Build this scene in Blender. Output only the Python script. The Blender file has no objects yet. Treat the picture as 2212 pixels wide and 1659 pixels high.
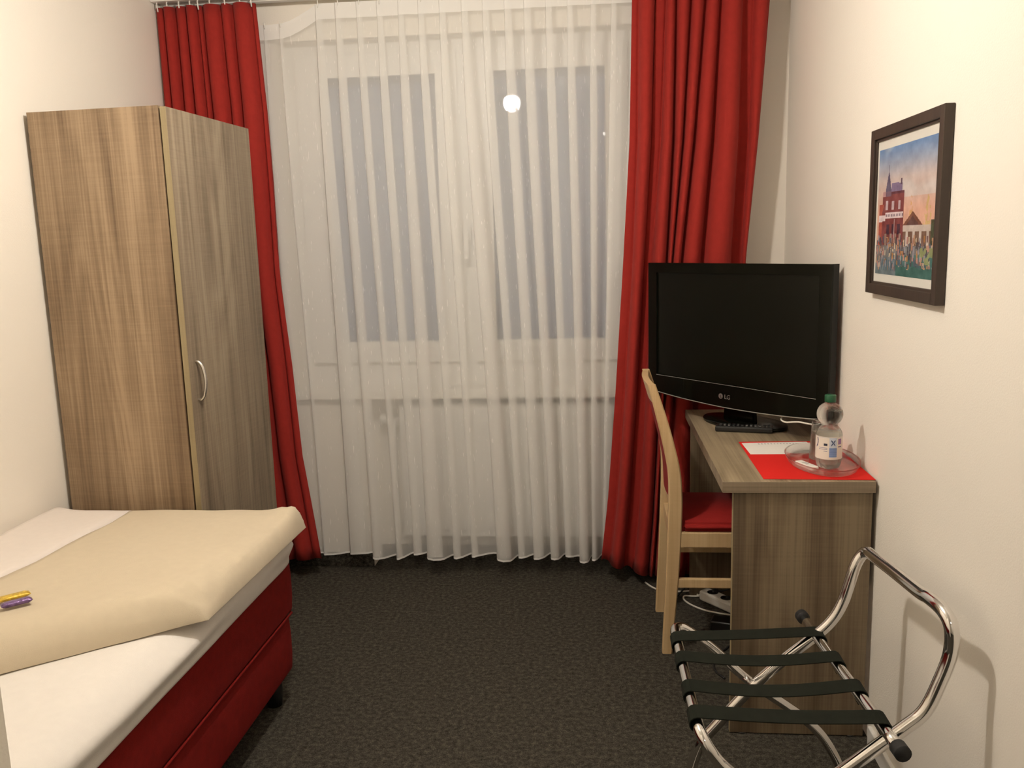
import bpy, bmesh, math, random
from mathutils import Vector, Matrix, noise
random.seed(7)
S = bpy.context.scene
C = S.collection
PI = math.pi

# ---------------------------------------------------------------- camera
F_PX, PITCH, YAW, ROLL, CAM_H = 1853.0, 0.1656, 0.1015, -0.028, 1.4139
fw = Vector((-math.sin(YAW)*math.cos(PITCH), math.cos(YAW)*math.cos(PITCH), -math.sin(PITCH)))
rt = Vector((math.cos(YAW), math.sin(YAW), 0)); up = rt.cross(fw)
rt2 = math.cos(ROLL)*rt + math.sin(ROLL)*up
up2 = -math.sin(ROLL)*rt + math.cos(ROLL)*up
cam = bpy.data.cameras.new('camera'); cam_o = bpy.data.objects.new('camera', cam); C.objects.link(cam_o)
cam.sensor_fit = 'HORIZONTAL'; cam.sensor_width = 36.0; cam.lens = 36.0*F_PX/2212.0
cam.clip_start = 0.02; cam.clip_end = 60
M = Matrix((rt2, up2, -fw)).transposed().to_4x4(); M.translation = Vector((0, 0, CAM_H))
cam_o.matrix_world = M
S.camera = cam_o

# ---------------------------------------------------------------- world, exposure, light
S.view_settings.view_transform = 'Standard'; S.view_settings.look = 'None'
S.view_settings.exposure = 0.0; S.view_settings.gamma = 1.0; S.view_settings.use_curve_mapping = False
w = bpy.data.worlds.new('night_sky'); S.world = w; w.use_nodes = True
w.node_tree.nodes['Background'].inputs[0].default_value = (0.30, 0.36, 0.55, 1)
w.node_tree.nodes['Background'].inputs[1].default_value = 0.35
try:
    S.cycles.transparent_max_bounces = 32
    S.cycles.max_bounces = 12; S.cycles.diffuse_bounces = 8
except Exception: pass
LAMP_POS = Vector((-0.505, 1.90, 2.24)); LAMP_R = 0.052
LAMP_STRENGTH = 545.0
LAMP_COL = (1.0, 0.905, 0.80, 1)
HALL_STRENGTH = 38.0

# ---------------------------------------------------------------- materials
def new_mat(name):
    m = bpy.data.materials.new(name); m.use_nodes = True
    nt = m.node_tree; b = nt.nodes['Principled BSDF']
    return m, nt, b
def sock(b, *names):
    for n in names:
        if n in b.inputs: return b.inputs[n]
def plain(name, col, rough=0.6, metal=0.0, spec=0.5, bump=0.0, bscale=200, coat=0.0, var=0.0, vscale=30):
    m, nt, b = new_mat(name)
    b.inputs['Base Color'].default_value = (*col, 1); b.inputs['Roughness'].default_value = rough
    b.inputs['Metallic'].default_value = metal; sock(b, 'Specular IOR Level', 'Specular').default_value = spec
    if coat: sock(b, 'Coat Weight', 'Clearcoat').default_value = coat
    tc = nt.nodes.new('ShaderNodeTexCoord')
    if bump:
        n = nt.nodes.new('ShaderNodeTexNoise'); n.inputs['Scale'].default_value = bscale; n.inputs['Detail'].default_value = 3
        bp = nt.nodes.new('ShaderNodeBump'); bp.inputs['Strength'].default_value = bump; bp.inputs['Distance'].default_value = 0.002
        nt.links.new(tc.outputs['Object'], n.inputs['Vector']); nt.links.new(n.outputs['Fac'], bp.inputs['Height'])
        nt.links.new(bp.outputs['Normal'], b.inputs['Normal'])
    if var:
        n = nt.nodes.new('ShaderNodeTexNoise'); n.inputs['Scale'].default_value = vscale; n.inputs['Detail'].default_value = 4
        r = nt.nodes.new('ShaderNodeValToRGB'); nt.links.new(tc.outputs['Object'], n.inputs['Vector'])
        r.color_ramp.elements[0].position = 0.3; r.color_ramp.elements[1].position = 0.7
        r.color_ramp.elements[0].color = (*[c*(1-var) for c in col], 1); r.color_ramp.elements[1].color = (*[min(1, c*(1+var)) for c in col], 1)
        nt.links.new(n.outputs['Fac'], r.inputs['Fac']); nt.links.new(r.outputs['Color'], b.inputs['Base Color'])
    return m
def wood(name, dark, mid, light, axis='Z', seed=0.0, rough=0.5):
    """laminate oak: broad streaks + cathedral rings + fine pores, grain running along axis"""
    m, nt, b = new_mat(name); L = nt.links.new
    tc = nt.nodes.new('ShaderNodeTexCoord'); mp = nt.nodes.new('ShaderNodeMapping')
    mp.inputs['Location'].default_value = (seed, seed*1.7, seed*0.6)
    L(tc.outputs['Object'], mp.inputs['Vector'])
    def stretched(k, sc, det, dist=0.0):
        mm = nt.nodes.new('ShaderNodeMapping'); s = [1, 1, 1]; s['XYZ'.index(axis)] = k; mm.inputs['Scale'].default_value = s
        n = nt.nodes.new('ShaderNodeTexNoise'); n.inputs['Scale'].default_value = sc; n.inputs['Detail'].default_value = det
        n.inputs['Distortion'].default_value = dist
        L(mp.outputs['Vector'], mm.inputs['Vector']); L(mm.outputs['Vector'], n.inputs['Vector']); return n
    broad = stretched(0.06, 9, 3, 0.3); mids = stretched(0.035, 34, 4); fine = stretched(0.012, 190, 3)
    ring = stretched(0.085, 4.6, 2, 0.5)
    mul = nt.nodes.new('ShaderNodeMath'); mul.operation = 'MULTIPLY'; mul.inputs[1].default_value = 11.0; L(ring.outputs['Fac'], mul.inputs[0])
    fr = nt.nodes.new('ShaderNodeMath'); fr.operation = 'PINGPONG'; fr.inputs[1].default_value = 0.5; L(mul.outputs[0], fr.inputs[0])
    ms = nt.nodes.new('ShaderNodeMapping'); sc_ = [9, 9, 9]; sc_['XYZ'.index(axis)] = 210; ms.inputs['Scale'].default_value = sc_
    saw = nt.nodes.new('ShaderNodeTexNoise'); saw.inputs['Scale'].default_value = 1.0; saw.inputs['Detail'].default_value = 2; L(mp.outputs['Vector'], ms.inputs['Vector']); L(ms.outputs['Vector'], saw.inputs['Vector'])
    def mix(a, bb, f):
        x = nt.nodes.new('ShaderNodeMix'); x.data_type = 'FLOAT'; x.inputs[0].default_value = f; L(a, x.inputs[2]); L(bb, x.inputs[3]); return x.outputs[0]
    v = mix(broad.outputs['Fac'], mids.outputs['Fac'], 0.42); v = mix(v, fine.outputs['Fac'], 0.30); v = mix(v, fr.outputs[0], 0.15); v = mix(v, saw.outputs['Fac'], 0.07)
    r = nt.nodes.new('ShaderNodeValToRGB'); L(v, r.inputs['Fac'])
    e = r.color_ramp.elements; e[0].position = 0.36; e[0].color = (*dark, 1); e[1].position = 0.57; e[1].color = (*light, 1)
    k = e.new(0.47); k.color = (*mid, 1)
    L(r.outputs['Color'], b.inputs['Base Color']); b.inputs['Roughness'].default_value = rough
    bp = nt.nodes.new('ShaderNodeBump'); bp.inputs['Strength'].default_value = 0.12; bp.inputs['Distance'].default_value = 0.001
    L(fine.outputs['Fac'], bp.inputs['Height']); L(bp.outputs['Normal'], b.inputs['Normal'])
    return m
def attr_mat(name, rough=0.6, spec=0.3):
    m, nt, b = new_mat(name); a = nt.nodes.new('ShaderNodeAttribute'); a.attribute_name = 'paint'
    nt.links.new(a.outputs['Color'], b.inputs['Base Color']); b.inputs['Roughness'].default_value = rough
    sock(b, 'Specular IOR Level', 'Specular').default_value = spec
    return m
def clear(name, col=(1, 1, 1), ior=1.45, rough=0.0, solid=0.6):
    m, nt, b = new_mat(name); b.inputs['Base Color'].default_value = (*col, 1); b.inputs['Roughness'].default_value = rough
    sock(b, 'Transmission Weight', 'Transmission').default_value = 1.0; b.inputs['IOR'].default_value = ior
    # thin-walled clear plastic lets light through: mix in transparency so it casts a faint shadow
    out = nt.nodes['Material Output']; tr = nt.nodes.new('ShaderNodeBsdfTransparent'); tr.inputs[0].default_value = (*col, 1)
    mx = nt.nodes.new('ShaderNodeMixShader'); mx.inputs[0].default_value = solid
    nt.links.new(tr.outputs[0], mx.inputs[1]); nt.links.new(b.outputs[0], mx.inputs[2]); nt.links.new(mx.outputs[0], out.inputs[0])
    return m
def sheer_mat(name, opacity):
    m, nt, b = new_mat(name); L = nt.links.new; nt.nodes.remove(b); out = nt.nodes['Material Output']
    d = nt.nodes.new('ShaderNodeBsdfDiffuse'); t = nt.nodes.new('ShaderNodeBsdfTranslucent'); tr = nt.nodes.new('ShaderNodeBsdfTransparent')
    d.inputs[0].default_value = (0.93, 0.925, 0.90, 1); t.inputs[0].default_value = (0.84, 0.84, 0.82, 1)
    a = nt.nodes.new('ShaderNodeMixShader'); a.inputs[0].default_value = 0.20; L(d.outputs[0], a.inputs[1]); L(t.outputs[0], a.inputs[2])
    tc = nt.nodes.new('ShaderNodeTexCoord'); mp = nt.nodes.new('ShaderNodeMapping'); mp.inputs['Scale'].default_value = (1, 1, 0.10)
    n = nt.nodes.new('ShaderNodeTexNoise'); n.inputs['Scale'].default_value = 240; n.inputs['Detail'].default_value = 1
    L(tc.outputs['Object'], mp.inputs['Vector']); L(mp.outputs['Vector'], n.inputs['Vector'])
    r = nt.nodes.new('ShaderNodeMapRange'); r.inputs['From Min'].default_value = 0.70; r.inputs['From Max'].default_value = 0.76
    r.inputs['To Min'].default_value = opacity; r.inputs['To Max'].default_value = min(1, opacity+0.16); L(n.outputs['Fac'], r.inputs['Value'])
    mx = nt.nodes.new('ShaderNodeMixShader'); L(r.outputs[0], mx.inputs[0]); L(tr.outputs[0], mx.inputs[1]); L(a.outputs[0], mx.inputs[2])
    L(mx.outputs[0], out.inputs[0]); return m
def cloth(name, col, var=0.06, weave=900, sheen=0.2, trans=0.0):
    m = plain(name, col, 0.85, spec=0.15, bump=0.35, bscale=weave, var=var, vscale=45)
    b = m.node_tree.nodes['Principled BSDF']; s = sock(b, 'Sheen Weight', 'Sheen'); s.default_value = sheen
    return m
MAT = {}
MAT['wall'] = plain('wall_paint', (0.84, 0.80, 0.725), 0.9, spec=0.15, bump=0.25, bscale=260)
MAT['ceil'] = plain('ceiling_paint', (0.80, 0.78, 0.72), 0.95, spec=0.1)
MAT['carpet'] = None
def carpet():
    m, nt, b = new_mat('grey_carpet'); L = nt.links.new
    tc = nt.nodes.new('ShaderNodeTexCoord')
    n1 = nt.nodes.new('ShaderNodeTexNoise'); n1.inputs['Scale'].default_value = 260; n1.inputs['Detail'].default_value = 4; n1.inputs['Roughness'].default_value = 0.8
    n2 = nt.nodes.new('ShaderNodeTexNoise'); n2.inputs['Scale'].default_value = 70; n2.inputs['Detail'].default_value = 3
    for n in (n1, n2): L(tc.outputs['Object'], n.inputs['Vector'])
    x = nt.nodes.new('ShaderNodeMix'); x.data_type = 'FLOAT'; x.inputs[0].default_value = 0.35; L(n1.outputs['Fac'], x.inputs[2]); L(n2.outputs['Fac'], x.inputs[3])
    r = nt.nodes.new('ShaderNodeValToRGB'); e = r.color_ramp.elements
    e[0].position = 0.36; e[0].color = (0.014, 0.013, 0.010, 1); e[1].position = 0.66; e[1].color = (0.135, 0.120, 0.095, 1)
    k = e.new(0.5); k.color = (0.052, 0.047, 0.038, 1)
    L(x.outputs[0], r.inputs['Fac']); L(r.outputs['Color'], b.inputs['Base Color'])
    b.inputs['Roughness'].default_value = 1.0; sock(b, 'Specular IOR Level', 'Specular').default_value = 0.05
    bp = nt.nodes.new('ShaderNodeBump'); bp.inputs['Strength'].default_value = 0.6; bp.inputs['Distance'].default_value = 0.004
    L(n1.outputs['Fac'], bp.inputs['Height']); L(bp.outputs['Normal'], b.inputs['Normal']); return m
MAT['carpet'] = carpet()
OAK = ((0.14, 0.088, 0.048), (0.25, 0.172, 0.102), (0.37, 0.265, 0.165))
OAK2 = ((0.12, 0.088, 0.055), (0.215, 0.165, 0.11), (0.30, 0.24, 0.165))
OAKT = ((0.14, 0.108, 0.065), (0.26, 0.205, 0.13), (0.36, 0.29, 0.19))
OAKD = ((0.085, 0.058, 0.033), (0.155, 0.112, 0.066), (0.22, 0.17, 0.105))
MAT['oak_side'] = wood('oak_laminate_side', *OAK, 'Z', 3.1)
MAT['oak_door'] = wood('oak_laminate_door', *OAK2, 'Z', 8.3)
MAT['oak_band'] = wood('oak_edge_band', (0.24, 0.185, 0.10), (0.28, 0.22, 0.12), (0.32, 0.255, 0.145), 'Z', 1.3)
MAT['oak_top'] = wood('oak_laminate_top', *OAKT, 'Y', 5.2, 0.42)
MAT['oak_edge'] = wood('oak_laminate_edge', *OAK2, 'X', 2.2)
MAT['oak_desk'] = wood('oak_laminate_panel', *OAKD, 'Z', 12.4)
MAT['beech'] = wood('beech_wood', (0.50, 0.34, 0.17), (0.58, 0.41, 0.22), (0.64, 0.47, 0.26), 'Z', 4.0, 0.4)
MAT['red'] = cloth('red_curtain_cloth', (0.31, 0.024, 0.018), 0.05, 700, 0.04)
MAT['redhem'] = cloth('red_curtain_hem', (0.44, 0.045, 0.022), 0.05, 700, 0.15)
MAT['bedred'] = cloth('red_bed_cloth', (0.17, 0.008, 0.006), 0.10, 500, 0.0)
MAT['seatred'] = cloth('red_seat_cloth', (0.27, 0.015, 0.013), 0.05, 900, 0.02)
MAT['sheer'] = sheer_mat('sheer_voile', 0.46)
MAT['sheer_tape'] = sheer_mat('sheer_tape', 0.9)
MAT['sheer_hem'] = sheer_mat('sheer_hem', 0.92)
MAT['sheet'] = cloth('white_sheet', (0.76, 0.73, 0.69), 0.015, 800, 0.1)
MAT['duvet'] = cloth('beige_duvet_cloth', (0.58, 0.50, 0.37), 0.02, 800, 0.1)
MAT['duvetw'] = cloth('white_duvet_cloth', (0.76, 0.70, 0.65), 0.015, 800, 0.1)
MAT['white'] = plain('white_lacquer', (0.80, 0.79, 0.76), 0.35, bump=0.03, bscale=60)
MAT['whitepl'] = plain('white_plastic', (0.80, 0.79, 0.74), 0.4, bump=0.02, bscale=90)
MAT['sill'] = plain('window_sill_stone', (0.78, 0.76, 0.70), 0.35, var=0.04, vscale=40)
MAT['chrome'] = plain('chrome', (0.80, 0.79, 0.78), 0.10, metal=1.0, bump=0.02, bscale=25)
MAT['steel'] = plain('brushed_steel', (0.72, 0.70, 0.66), 0.25, metal=1.0)
MAT['blackpl'] = plain('black_plastic', (0.010, 0.010, 0.010), 0.35, bump=0.04, bscale=400)
MAT['gloss'] = plain('black_gloss', (0.004, 0.0045, 0.003), 0.14, spec=0.25, var=0.1)
MAT['screen'] = plain('matt_screen', (0.003, 0.0035, 0.002), 0.28, spec=0.28, var=0.05)
MAT['silver'] = plain('silver_trim', (0.55, 0.55, 0.53), 0.3, metal=0.8)
MAT['strap'] = cloth('black_webbing', (0.010, 0.012, 0.008), 0.2, 1100, 0.0)
MAT['rubber'] = plain('black_rubber', (0.012, 0.012, 0.012), 0.7, bump=0.1)
MAT['frame'] = wood('dark_frame_wood', (0.030, 0.018, 0.012), (0.040, 0.025, 0.017), (0.05, 0.032, 0.02), 'Z', 2.0, 0.5)
MAT['mount'] = plain('picture_mount', (0.74, 0.72, 0.66), 0.8, var=0.02)
MAT['paint'] = attr_mat('printed_paint', 0.6)
MAT['paintg'] = attr_mat('printed_glossy', 0.4)
MAT['redpaper'] = plain('red_felt_mat', (0.62, 0.022, 0.018), 0.9, spec=0.1, bump=0.3, bscale=900)
MAT['paper'] = plain('white_paper', (0.80, 0.78, 0.74), 0.8, var=0.01)
MAT['pet'] = clear('clear_pet', (0.97, 0.98, 0.97), 1.30)
MAT['acryl'] = clear('clear_acrylic', (0.97, 0.96, 0.95), 1.46, 0.02, 0.6)
MAT['glass'] = clear('clear_drinking_glass', (0.90, 0.91, 0.89), 1.45, 0.0, 0.8)
MAT['green'] = plain('green_cap', (0.008, 0.075, 0.03), 0.4, bump=0.1, bscale=300)
MAT['yellow'] = plain('gold_foil', (0.62, 0.42, 0.05), 0.35, metal=0.3, bump=0.6, bscale=180, var=0.3, vscale=150)
MAT['purple'] = plain('violet_foil', (0.17, 0.10, 0.24), 0.3, metal=0.4, bump=0.6, bscale=180, var=0.4, vscale=150)
MAT['cable_w'] = plain('white_cable', (0.70, 0.68, 0.60), 0.5, var=0.03)
MAT['cable_b'] = plain('black_cable', (0.01, 0.01, 0.01), 0.5, var=0.1)
MAT['plaster'] = plain('outside_render', (0.30, 0.31, 0.34), 0.9, var=0.1, vscale=6)
def pane_glass():
    m, nt, b = new_mat('window_glass'); nt.nodes.remove(b); out = nt.nodes['Material Output']
    g = nt.nodes.new('ShaderNodeBsdfGlossy'); g.inputs['Roughness'].default_value = 0.015; tr = nt.nodes.new('ShaderNodeBsdfTransparent')
    tr.inputs[0].default_value = (0.88, 0.92, 0.93, 1)
    f = nt.nodes.new('ShaderNodeMapRange'); lw = nt.nodes.new('ShaderNodeLayerWeight'); lw.inputs[0].default_value = 0.12; nt.links.new(lw.outputs['Fresnel'], f.inputs['Value']); f.inputs['To Max'].default_value = 0.6; f.inputs['To Min'].default_value = 0.05; mx = nt.nodes.new('ShaderNodeMixShader')
    nt.links.new(f.outputs[0], mx.inputs[0]); nt.links.new(tr.outputs[0], mx.inputs[1]); nt.links.new(g.outputs[0], mx.inputs[2])
    nt.links.new(mx.outputs[0], out.inputs[0]); return m
MAT['pane'] = pane_glass()
MAT['picglass'] = clear('picture_glass', (1, 1, 1), 1.2, 0.08, 0.0)
nt_ = MAT['picglass'].node_tree
for n_ in nt_.nodes:
    if n_.type == 'MIX_SHADER':
        g_ = nt_.nodes.new('ShaderNodeBsdfGlossy'); g_.inputs['Roughness'].default_value = 0.12; n_.inputs[0].default_value = 0.05; nt_.links.new(g_.outputs[0], n_.inputs[2])
def glow(name, col, st):
    m, nt, b = new_mat(name); sock(b, 'Emission Color', 'Emission').default_value = col; b.inputs['Emission Strength'].default_value = st
    b.inputs['Base Color'].default_value = (0.9, 0.9, 0.88, 1); return m

# ---------------------------------------------------------------- builders
def link(name, me, mat, parent=None, smooth=False):
    o = bpy.data.objects.new(name, me); C.objects.link(o)
    if mat is not None: me.materials.append(MAT[mat] if isinstance(mat, str) else mat)
    if parent is not None: o.parent = parent
    if smooth:
        for p in me.polygons: p.use_smooth = True
    return o
def from_bm(name, bm, mat, parent=None, smooth=False):
    bmesh.ops.recalc_face_normals(bm, faces=bm.faces)
    me = bpy.data.meshes.new(name); bm.to_mesh(me); bm.free(); return link(name, me, mat, parent, smooth)
def tag(o, label, cat, group=None):
    o['label'] = label; o['category'] = cat
    if group: o['group'] = group
    return o
def thing(name, label, cat, loc=(0, 0, 0), rz=0.0, group=None):
    o = bpy.data.objects.new(name, None); C.objects.link(o); o.location = loc; o.rotation_euler = (0, 0, rz); o.empty_display_size = 0.05
    return tag(o, label, cat, group)
def add_box(bm, x0, x1, y0, y1, z0, z1, bev=0.0, seg=2):
    r = bmesh.ops.create_cube(bm, size=1.0); vs = r['verts']
    for v in vs: v.co = Vector(((x0+x1)/2+v.co.x*(x1-x0), (y0+y1)/2+v.co.y*(y1-y0), (z0+z1)/2+v.co.z*(z1-z0)))
    if bev:
        es = list({e for v in vs for e in v.link_edges})
        bmesh.ops.bevel(bm, geom=es, offset=bev, segments=seg, profile=0.5, affect='EDGES')
def box(name, x0, x1, y0, y1, z0, z1, mat, parent=None, bev=0.0, seg=2, smooth=False):
    bm = bmesh.new(); add_box(bm, x0, x1, y0, y1, z0, z1, bev, seg); return from_bm(name, bm, mat, parent, smooth)
def struct(o): o['kind'] = 'structure'; return o
def smooth_path(pts, n=8, closed=False):
    P = [Vector(p) for p in pts]; out = []; m = len(P)
    rng = range(m) if closed else range(m-1)
    for i in rng:
        if closed: a, b, c, d = P[(i-1) % m], P[i], P[(i+1) % m], P[(i+2) % m]
        else: a, b, c, d = P[max(i-1, 0)], P[i], P[i+1], P[min(i+2, m-1)]
        for k in range(n):
            t = k/n
            out.append(0.5*((2*b)+(c-a)*t+(2*a-5*b+4*c-d)*t*t+(3*b-a-3*c+d)*t**3))
    if not closed: out.append(P[-1].copy())
    return out
def add_tube(bm, path, r, seg=12, cap=True, closed=False):
    path = [Vector(p) for p in path]; n = len(path); rings = []
    t0 = (path[1]-path[0]).normalized(); ref = Vector((0, 0, 1)) if abs(t0.z) < 0.9 else Vector((1, 0, 0))
    nrm = (ref - t0*ref.dot(t0)).normalized()
    for i in range(n):
        if closed: t = (path[(i+1) % n]-path[i-1]).normalized()
        else: t = (path[min(i+1, n-1)]-path[max(i-1, 0)]).normalized()
        nrm = (nrm - t*nrm.dot(t)).normalized(); b = t.cross(nrm)
        rr = r(i/(n-1)) if callable(r) else r
        rings.append([bm.verts.new(path[i]+rr*(math.cos(2*PI*k/seg)*nrm+math.sin(2*PI*k/seg)*b)) for k in range(seg)])
    for i in range(n if closed else n-1):
        a, b = rings[i], rings[(i+1) % n]
        for k in range(seg): bm.faces.new((a[k], a[(k+1) % seg], b[(k+1) % seg], b[k]))
    if cap and not closed: bm.faces.new(rings[0]); bm.faces.new(rings[-1][::-1])
def tube(name, path, r, mat, parent=None, seg=12, closed=False):
    bm = bmesh.new(); add_tube(bm, path, r, seg, closed=closed); return from_bm(name, bm, mat, parent, True)
def add_lathe(bm, prof, seg=32, cx=0, cy=0, cap0=True, cap1=True, sx=1, sy=1, mod=None):
    rings = []
    for (r, z) in prof:
        ring = []
        for k in range(seg):
            a = 2*PI*k/seg; q = mod(a, z) if mod else 1.0
            ring.append(bm.verts.new((cx+r*q*sx*math.cos(a), cy+r*q*sy*math.sin(a), z)))
        rings.append(ring)
    for a, b in zip(rings, rings[1:]):
        for k in range(seg): bm.faces.new((a[k], a[(k+1) % seg], b[(k+1) % seg], b[k]))
    if cap0: bm.faces.new(rings[0][::-1])
    if cap1: bm.faces.new(rings[-1])
def lathe(name, prof, mat, parent=None, seg=32, smooth=True, **k):
    bm = bmesh.new(); add_lathe(bm, prof, seg, **k); return from_bm(name, bm, mat, parent, smooth)
def grid_mesh(name, rows, mat, parent=None, smooth=True, wrap=False):
    """rows: list of lists of points"""
    nr, nc = len(rows), len(rows[0]); vs = [tuple(p) for r in rows for p in r]; fs = []
    for i in range(nr-1):
        for j in range(nc-1): fs.append((i*nc+j, i*nc+j+1, (i+1)*nc+j+1, (i+1)*nc+j))
    me = bpy.data.meshes.new(name); me.from_pydata(vs, [], fs); return link(name, me, mat, parent, smooth)
def painted(name, pos, fn, nu, nv, mat, parent=None):
    """grid sheet whose faces take the colour fn(u, v) (linear rgb); pos(u, v) -> point"""
    vs = [tuple(pos(i/nu, j/nv)) for j in range(nv+1) for i in range(nu+1)]; fs = []; cols = []
    for j in range(nv):
        for i in range(nu):
            a = j*(nu+1)+i; fs.append((a, a+1, a+nu+2, a+nu+1)); cols.append(fn((i+0.5)/nu, (j+0.5)/nv))
    me = bpy.data.meshes.new(name); me.from_pydata(vs, [], fs)
    at = me.color_attributes.new('paint', 'FLOAT_COLOR', 'CORNER')
    for k, c in enumerate(cols):
        for q in range(4): at.data[k*4+q].color = (c[0], c[1], c[2], 1)
    return link(name, me, mat, parent)
def srgb(r, g, b): return tuple(((c/255)/12.92 if c/255 <= 0.04045 else ((c/255+0.055)/1.055)**2.4) for c in (r, g, b))
def text_mesh(name, s, size, mat, parent, mw, depth=0.0005):
    cu = bpy.data.curves.new('t', 'FONT'); cu.body = s; cu.size = size; cu.extrude = depth; cu.align_x = 'LEFT'; cu.resolution_u = 3
    t = bpy.data.objects.new('t', cu); C.objects.link(t); dg = bpy.context.evaluated_depsgraph_get()
    me = bpy.data.meshes.new_from_object(t.evaluated_get(dg)); bpy.data.objects.remove(t); bpy.data.curves.remove(cu)
    me.transform(mw); me.materials.clear(); me.name = name; return link(name, me, mat, parent)
def lerp(x, xs, ys):
    if x <= xs[0]: return ys[0]
    for a, b, c, d in zip(xs, xs[1:], ys, ys[1:]):
        if x <= b: return c+(d-c)*(x-a)/(b-a)
    return ys[-1]

# ---------------------------------------------------------------- room
XL, XR, YW, ZC, YB = -1.72, 0.747, 3.56, 2.385, -1.60
WX0, WX1, WZ0, WZ1 = -1.30, 0.20, 0.80, 2.235   # window opening
struct(box('floor', XL-0.2, XR+0.2, YB-0.2, YW+0.35, -0.10, 0.0, 'carpet'))
struct(box('ceiling', XL-0.2, XR+0.2, YB-0.2, YW+0.35, ZC, ZC+0.12, 'ceil'))
struct(box('wall_left', XL-0.15, XL, YB-0.2, YW+0.35, 0, ZC, 'wall'))
struct(box('wall_right', XR, XR+0.15, YB-0.2, YW+0.35, 0, ZC, 'wall'))
struct(box('wall_back', XL, XR, YB-0.15, YB, 0, ZC, 'wall'))
struct(box('wall_entry', XL, -0.363, 0.33, 0.45, 0, ZC, 'wall'))
for nm_, a in (('wall_window_left', (XL, WX0, YW, YW+0.30, 0, ZC)), ('wall_window_right', (WX1, XR, YW, YW+0.30, 0, ZC)), ('wall_window_top', (WX0, WX1, YW, YW+0.30, WZ1, ZC)),
              ('wall_window_below', (-1.0, WX1, YW+0.105, YW+0.30, 0, WZ0-0.04)), ('wall_window_pier', (WX0, -1.0, YW, YW+0.30, 0, WZ0-0.04))):
    struct(box(nm_, *a, 'wall'))
bm = bmesh.new(); add_box(bm, XR-0.012, XR, 0.0, 2.28, 0, 0.055, 0.003); struct(from_bm('baseboard_right', bm, 'white'))
struct(box('baseboard_window_left', XL, -1.0, YW-0.008, YW, 0, 0.065, 'carpet', bev=0.002))
struct(box('baseboard_window_middle', -1.0, WX1, YW+0.097, YW+0.105, 0, 0.065, 'carpet', bev=0.002))
struct(box('baseboard_window_right', WX1, XR, YW-0.008, YW, 0, 0.065, 'carpet', bev=0.002))
# window 1
win = bpy.data.objects.new('window_1', None); C.objects.link(win); win.location = (0, YW+0.10, 0); struct(win)
def wbox(name, x0, x1, d0, d1, z0, z1, mat, bev=0.004, parent=win): return box(name, x0, x1, d0, d1, z0, z1, mat, parent, bev)
bm = bmesh.new()
for a in ((WX0, -1.245, 0, 0.07, WZ0, WZ1), (0.13, WX1, 0, 0.07, WZ0, WZ1), (-1.245, 0.13, 0, 0.07, WZ0, 0.905), (-1.245, 0.13, 0, 0.07, 2.19, WZ1), (-0.575, -0.51, 0, 0.07, 0.905, 2.19)): add_box(bm, *a)
from_bm('window_frame', bm, 'white', win)
for k, (a, b) in enumerate(((-1.245, -0.565), (-0.52, 0.13))):
    bm = bmesh.new(); f = 0.09
    a2 = a+f+0.03*(k == 0)
    for q in ((a, a2, -0.022, 0.03, 0.905, 2.19), (b-f, b, -0.022, 0.03, 0.905, 2.19), (a2, b-f, -0.022, 0.03, 0.905, 0.905+f), (a2, b-f, -0.022, 0.03, 2.19-f, 2.19)): add_box(bm, *q)
    s = from_bm('window_sash', bm, 'white', win)
    box('pane', a+f-0.01, b-f+0.01, 0.0, 0.006, 0.905+f-0.01, 2.19-f+0.01, 'pane', s)
bm = bmesh.new(); add_box(bm, -0.56, -0.525, -0.036, -0.022, 1.42, 1.48, 0.004); add_box(bm, -0.552, -0.533, -0.060, -0.036, 1.44, 1.46, 0.004)
add_box(bm, -0.554, -0.531, -0.068, -0.056, 1.34, 1.462, 0.005); from_bm('window_handle', bm, 'white', win)
sl = struct(box('window_sill', WX0+0.0, WX1-0.0, YW-0.035, YW+0.14, WZ0-0.04, WZ0, 'sill', bev=0.006)); sl.name = 'trim_1'
# lowered shutter outside the panes
sh = bpy.data.objects.new('roller_shutter', None); C.objects.link(sh); tag(sh, 'closed grey roller shutter outside the window behind the sheer curtain', 'shutter')
sh.location = (0, YW+0.215, 0)
sm = None
MAT['shutter'] = plain('grey_shutter_slat', srgb(160, 168, 200), 0.5, var=0.03)
for k in range(28):
    z = 0.805+k*0.051
    if sm is None:
        bm = bmesh.new(); add_box(bm, WX0+0.004, WX1-0.004, -0.005, 0.005, 0.001, 0.049, 0.004, 1); o = from_bm('slat', bm, 'shutter', sh); sm = o.data
    else:
        o = bpy.data.objects.new('slat', sm); C.objects.link(o); o.parent = sh
    o.location = (0, 0, z)

# radiator under the sill
rad = thing('radiator', 'white panel radiator under the window sill, behind the sheer curtain', 'radiator', (-0.37, YW+0.043, 0))
bm = bmesh.new(); X0, X1 = -0.49, 0.49
add_box(bm, X0, X1, -0.030, -0.018, 0.135, 0.715, 0.005)
for k in range(24):
    x = X0+0.03+k*(X1-X0-0.06)/23; add_box(bm, x-0.011, x+0.011, -0.040, -0.028, 0.165, 0.685, 0.005, 1)
from_bm('front_panel', bm, 'white', rad)
box('rear_panel', X0, X1, 0.025, 0.037, 0.135, 0.715, 'white', rad, 0.004)
bm = bmesh.new(); add_box(bm, X0, X1, -0.030, 0.037, 0.715, 0.727, 0.003)
for k in range(32): add_box(bm, X0+0.02+k*0.03, X0+0.04+k*0.03, -0.02, 0.03, 0.726, 0.730)
from_bm('top_grille', bm, 'white', rad)
tube('pipe', smooth_path([(X0-0.03, 0.060, 0.17), (X0-0.03, 0.01, 0.175), (X0-0.03, 0.0, 0.22), (X0-0.03, 0, 0.60), (X0-0.02, 0, 0.655), (X0+0.01, 0, 0.66)]), 0.009, 'white', rad, 8)
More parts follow.
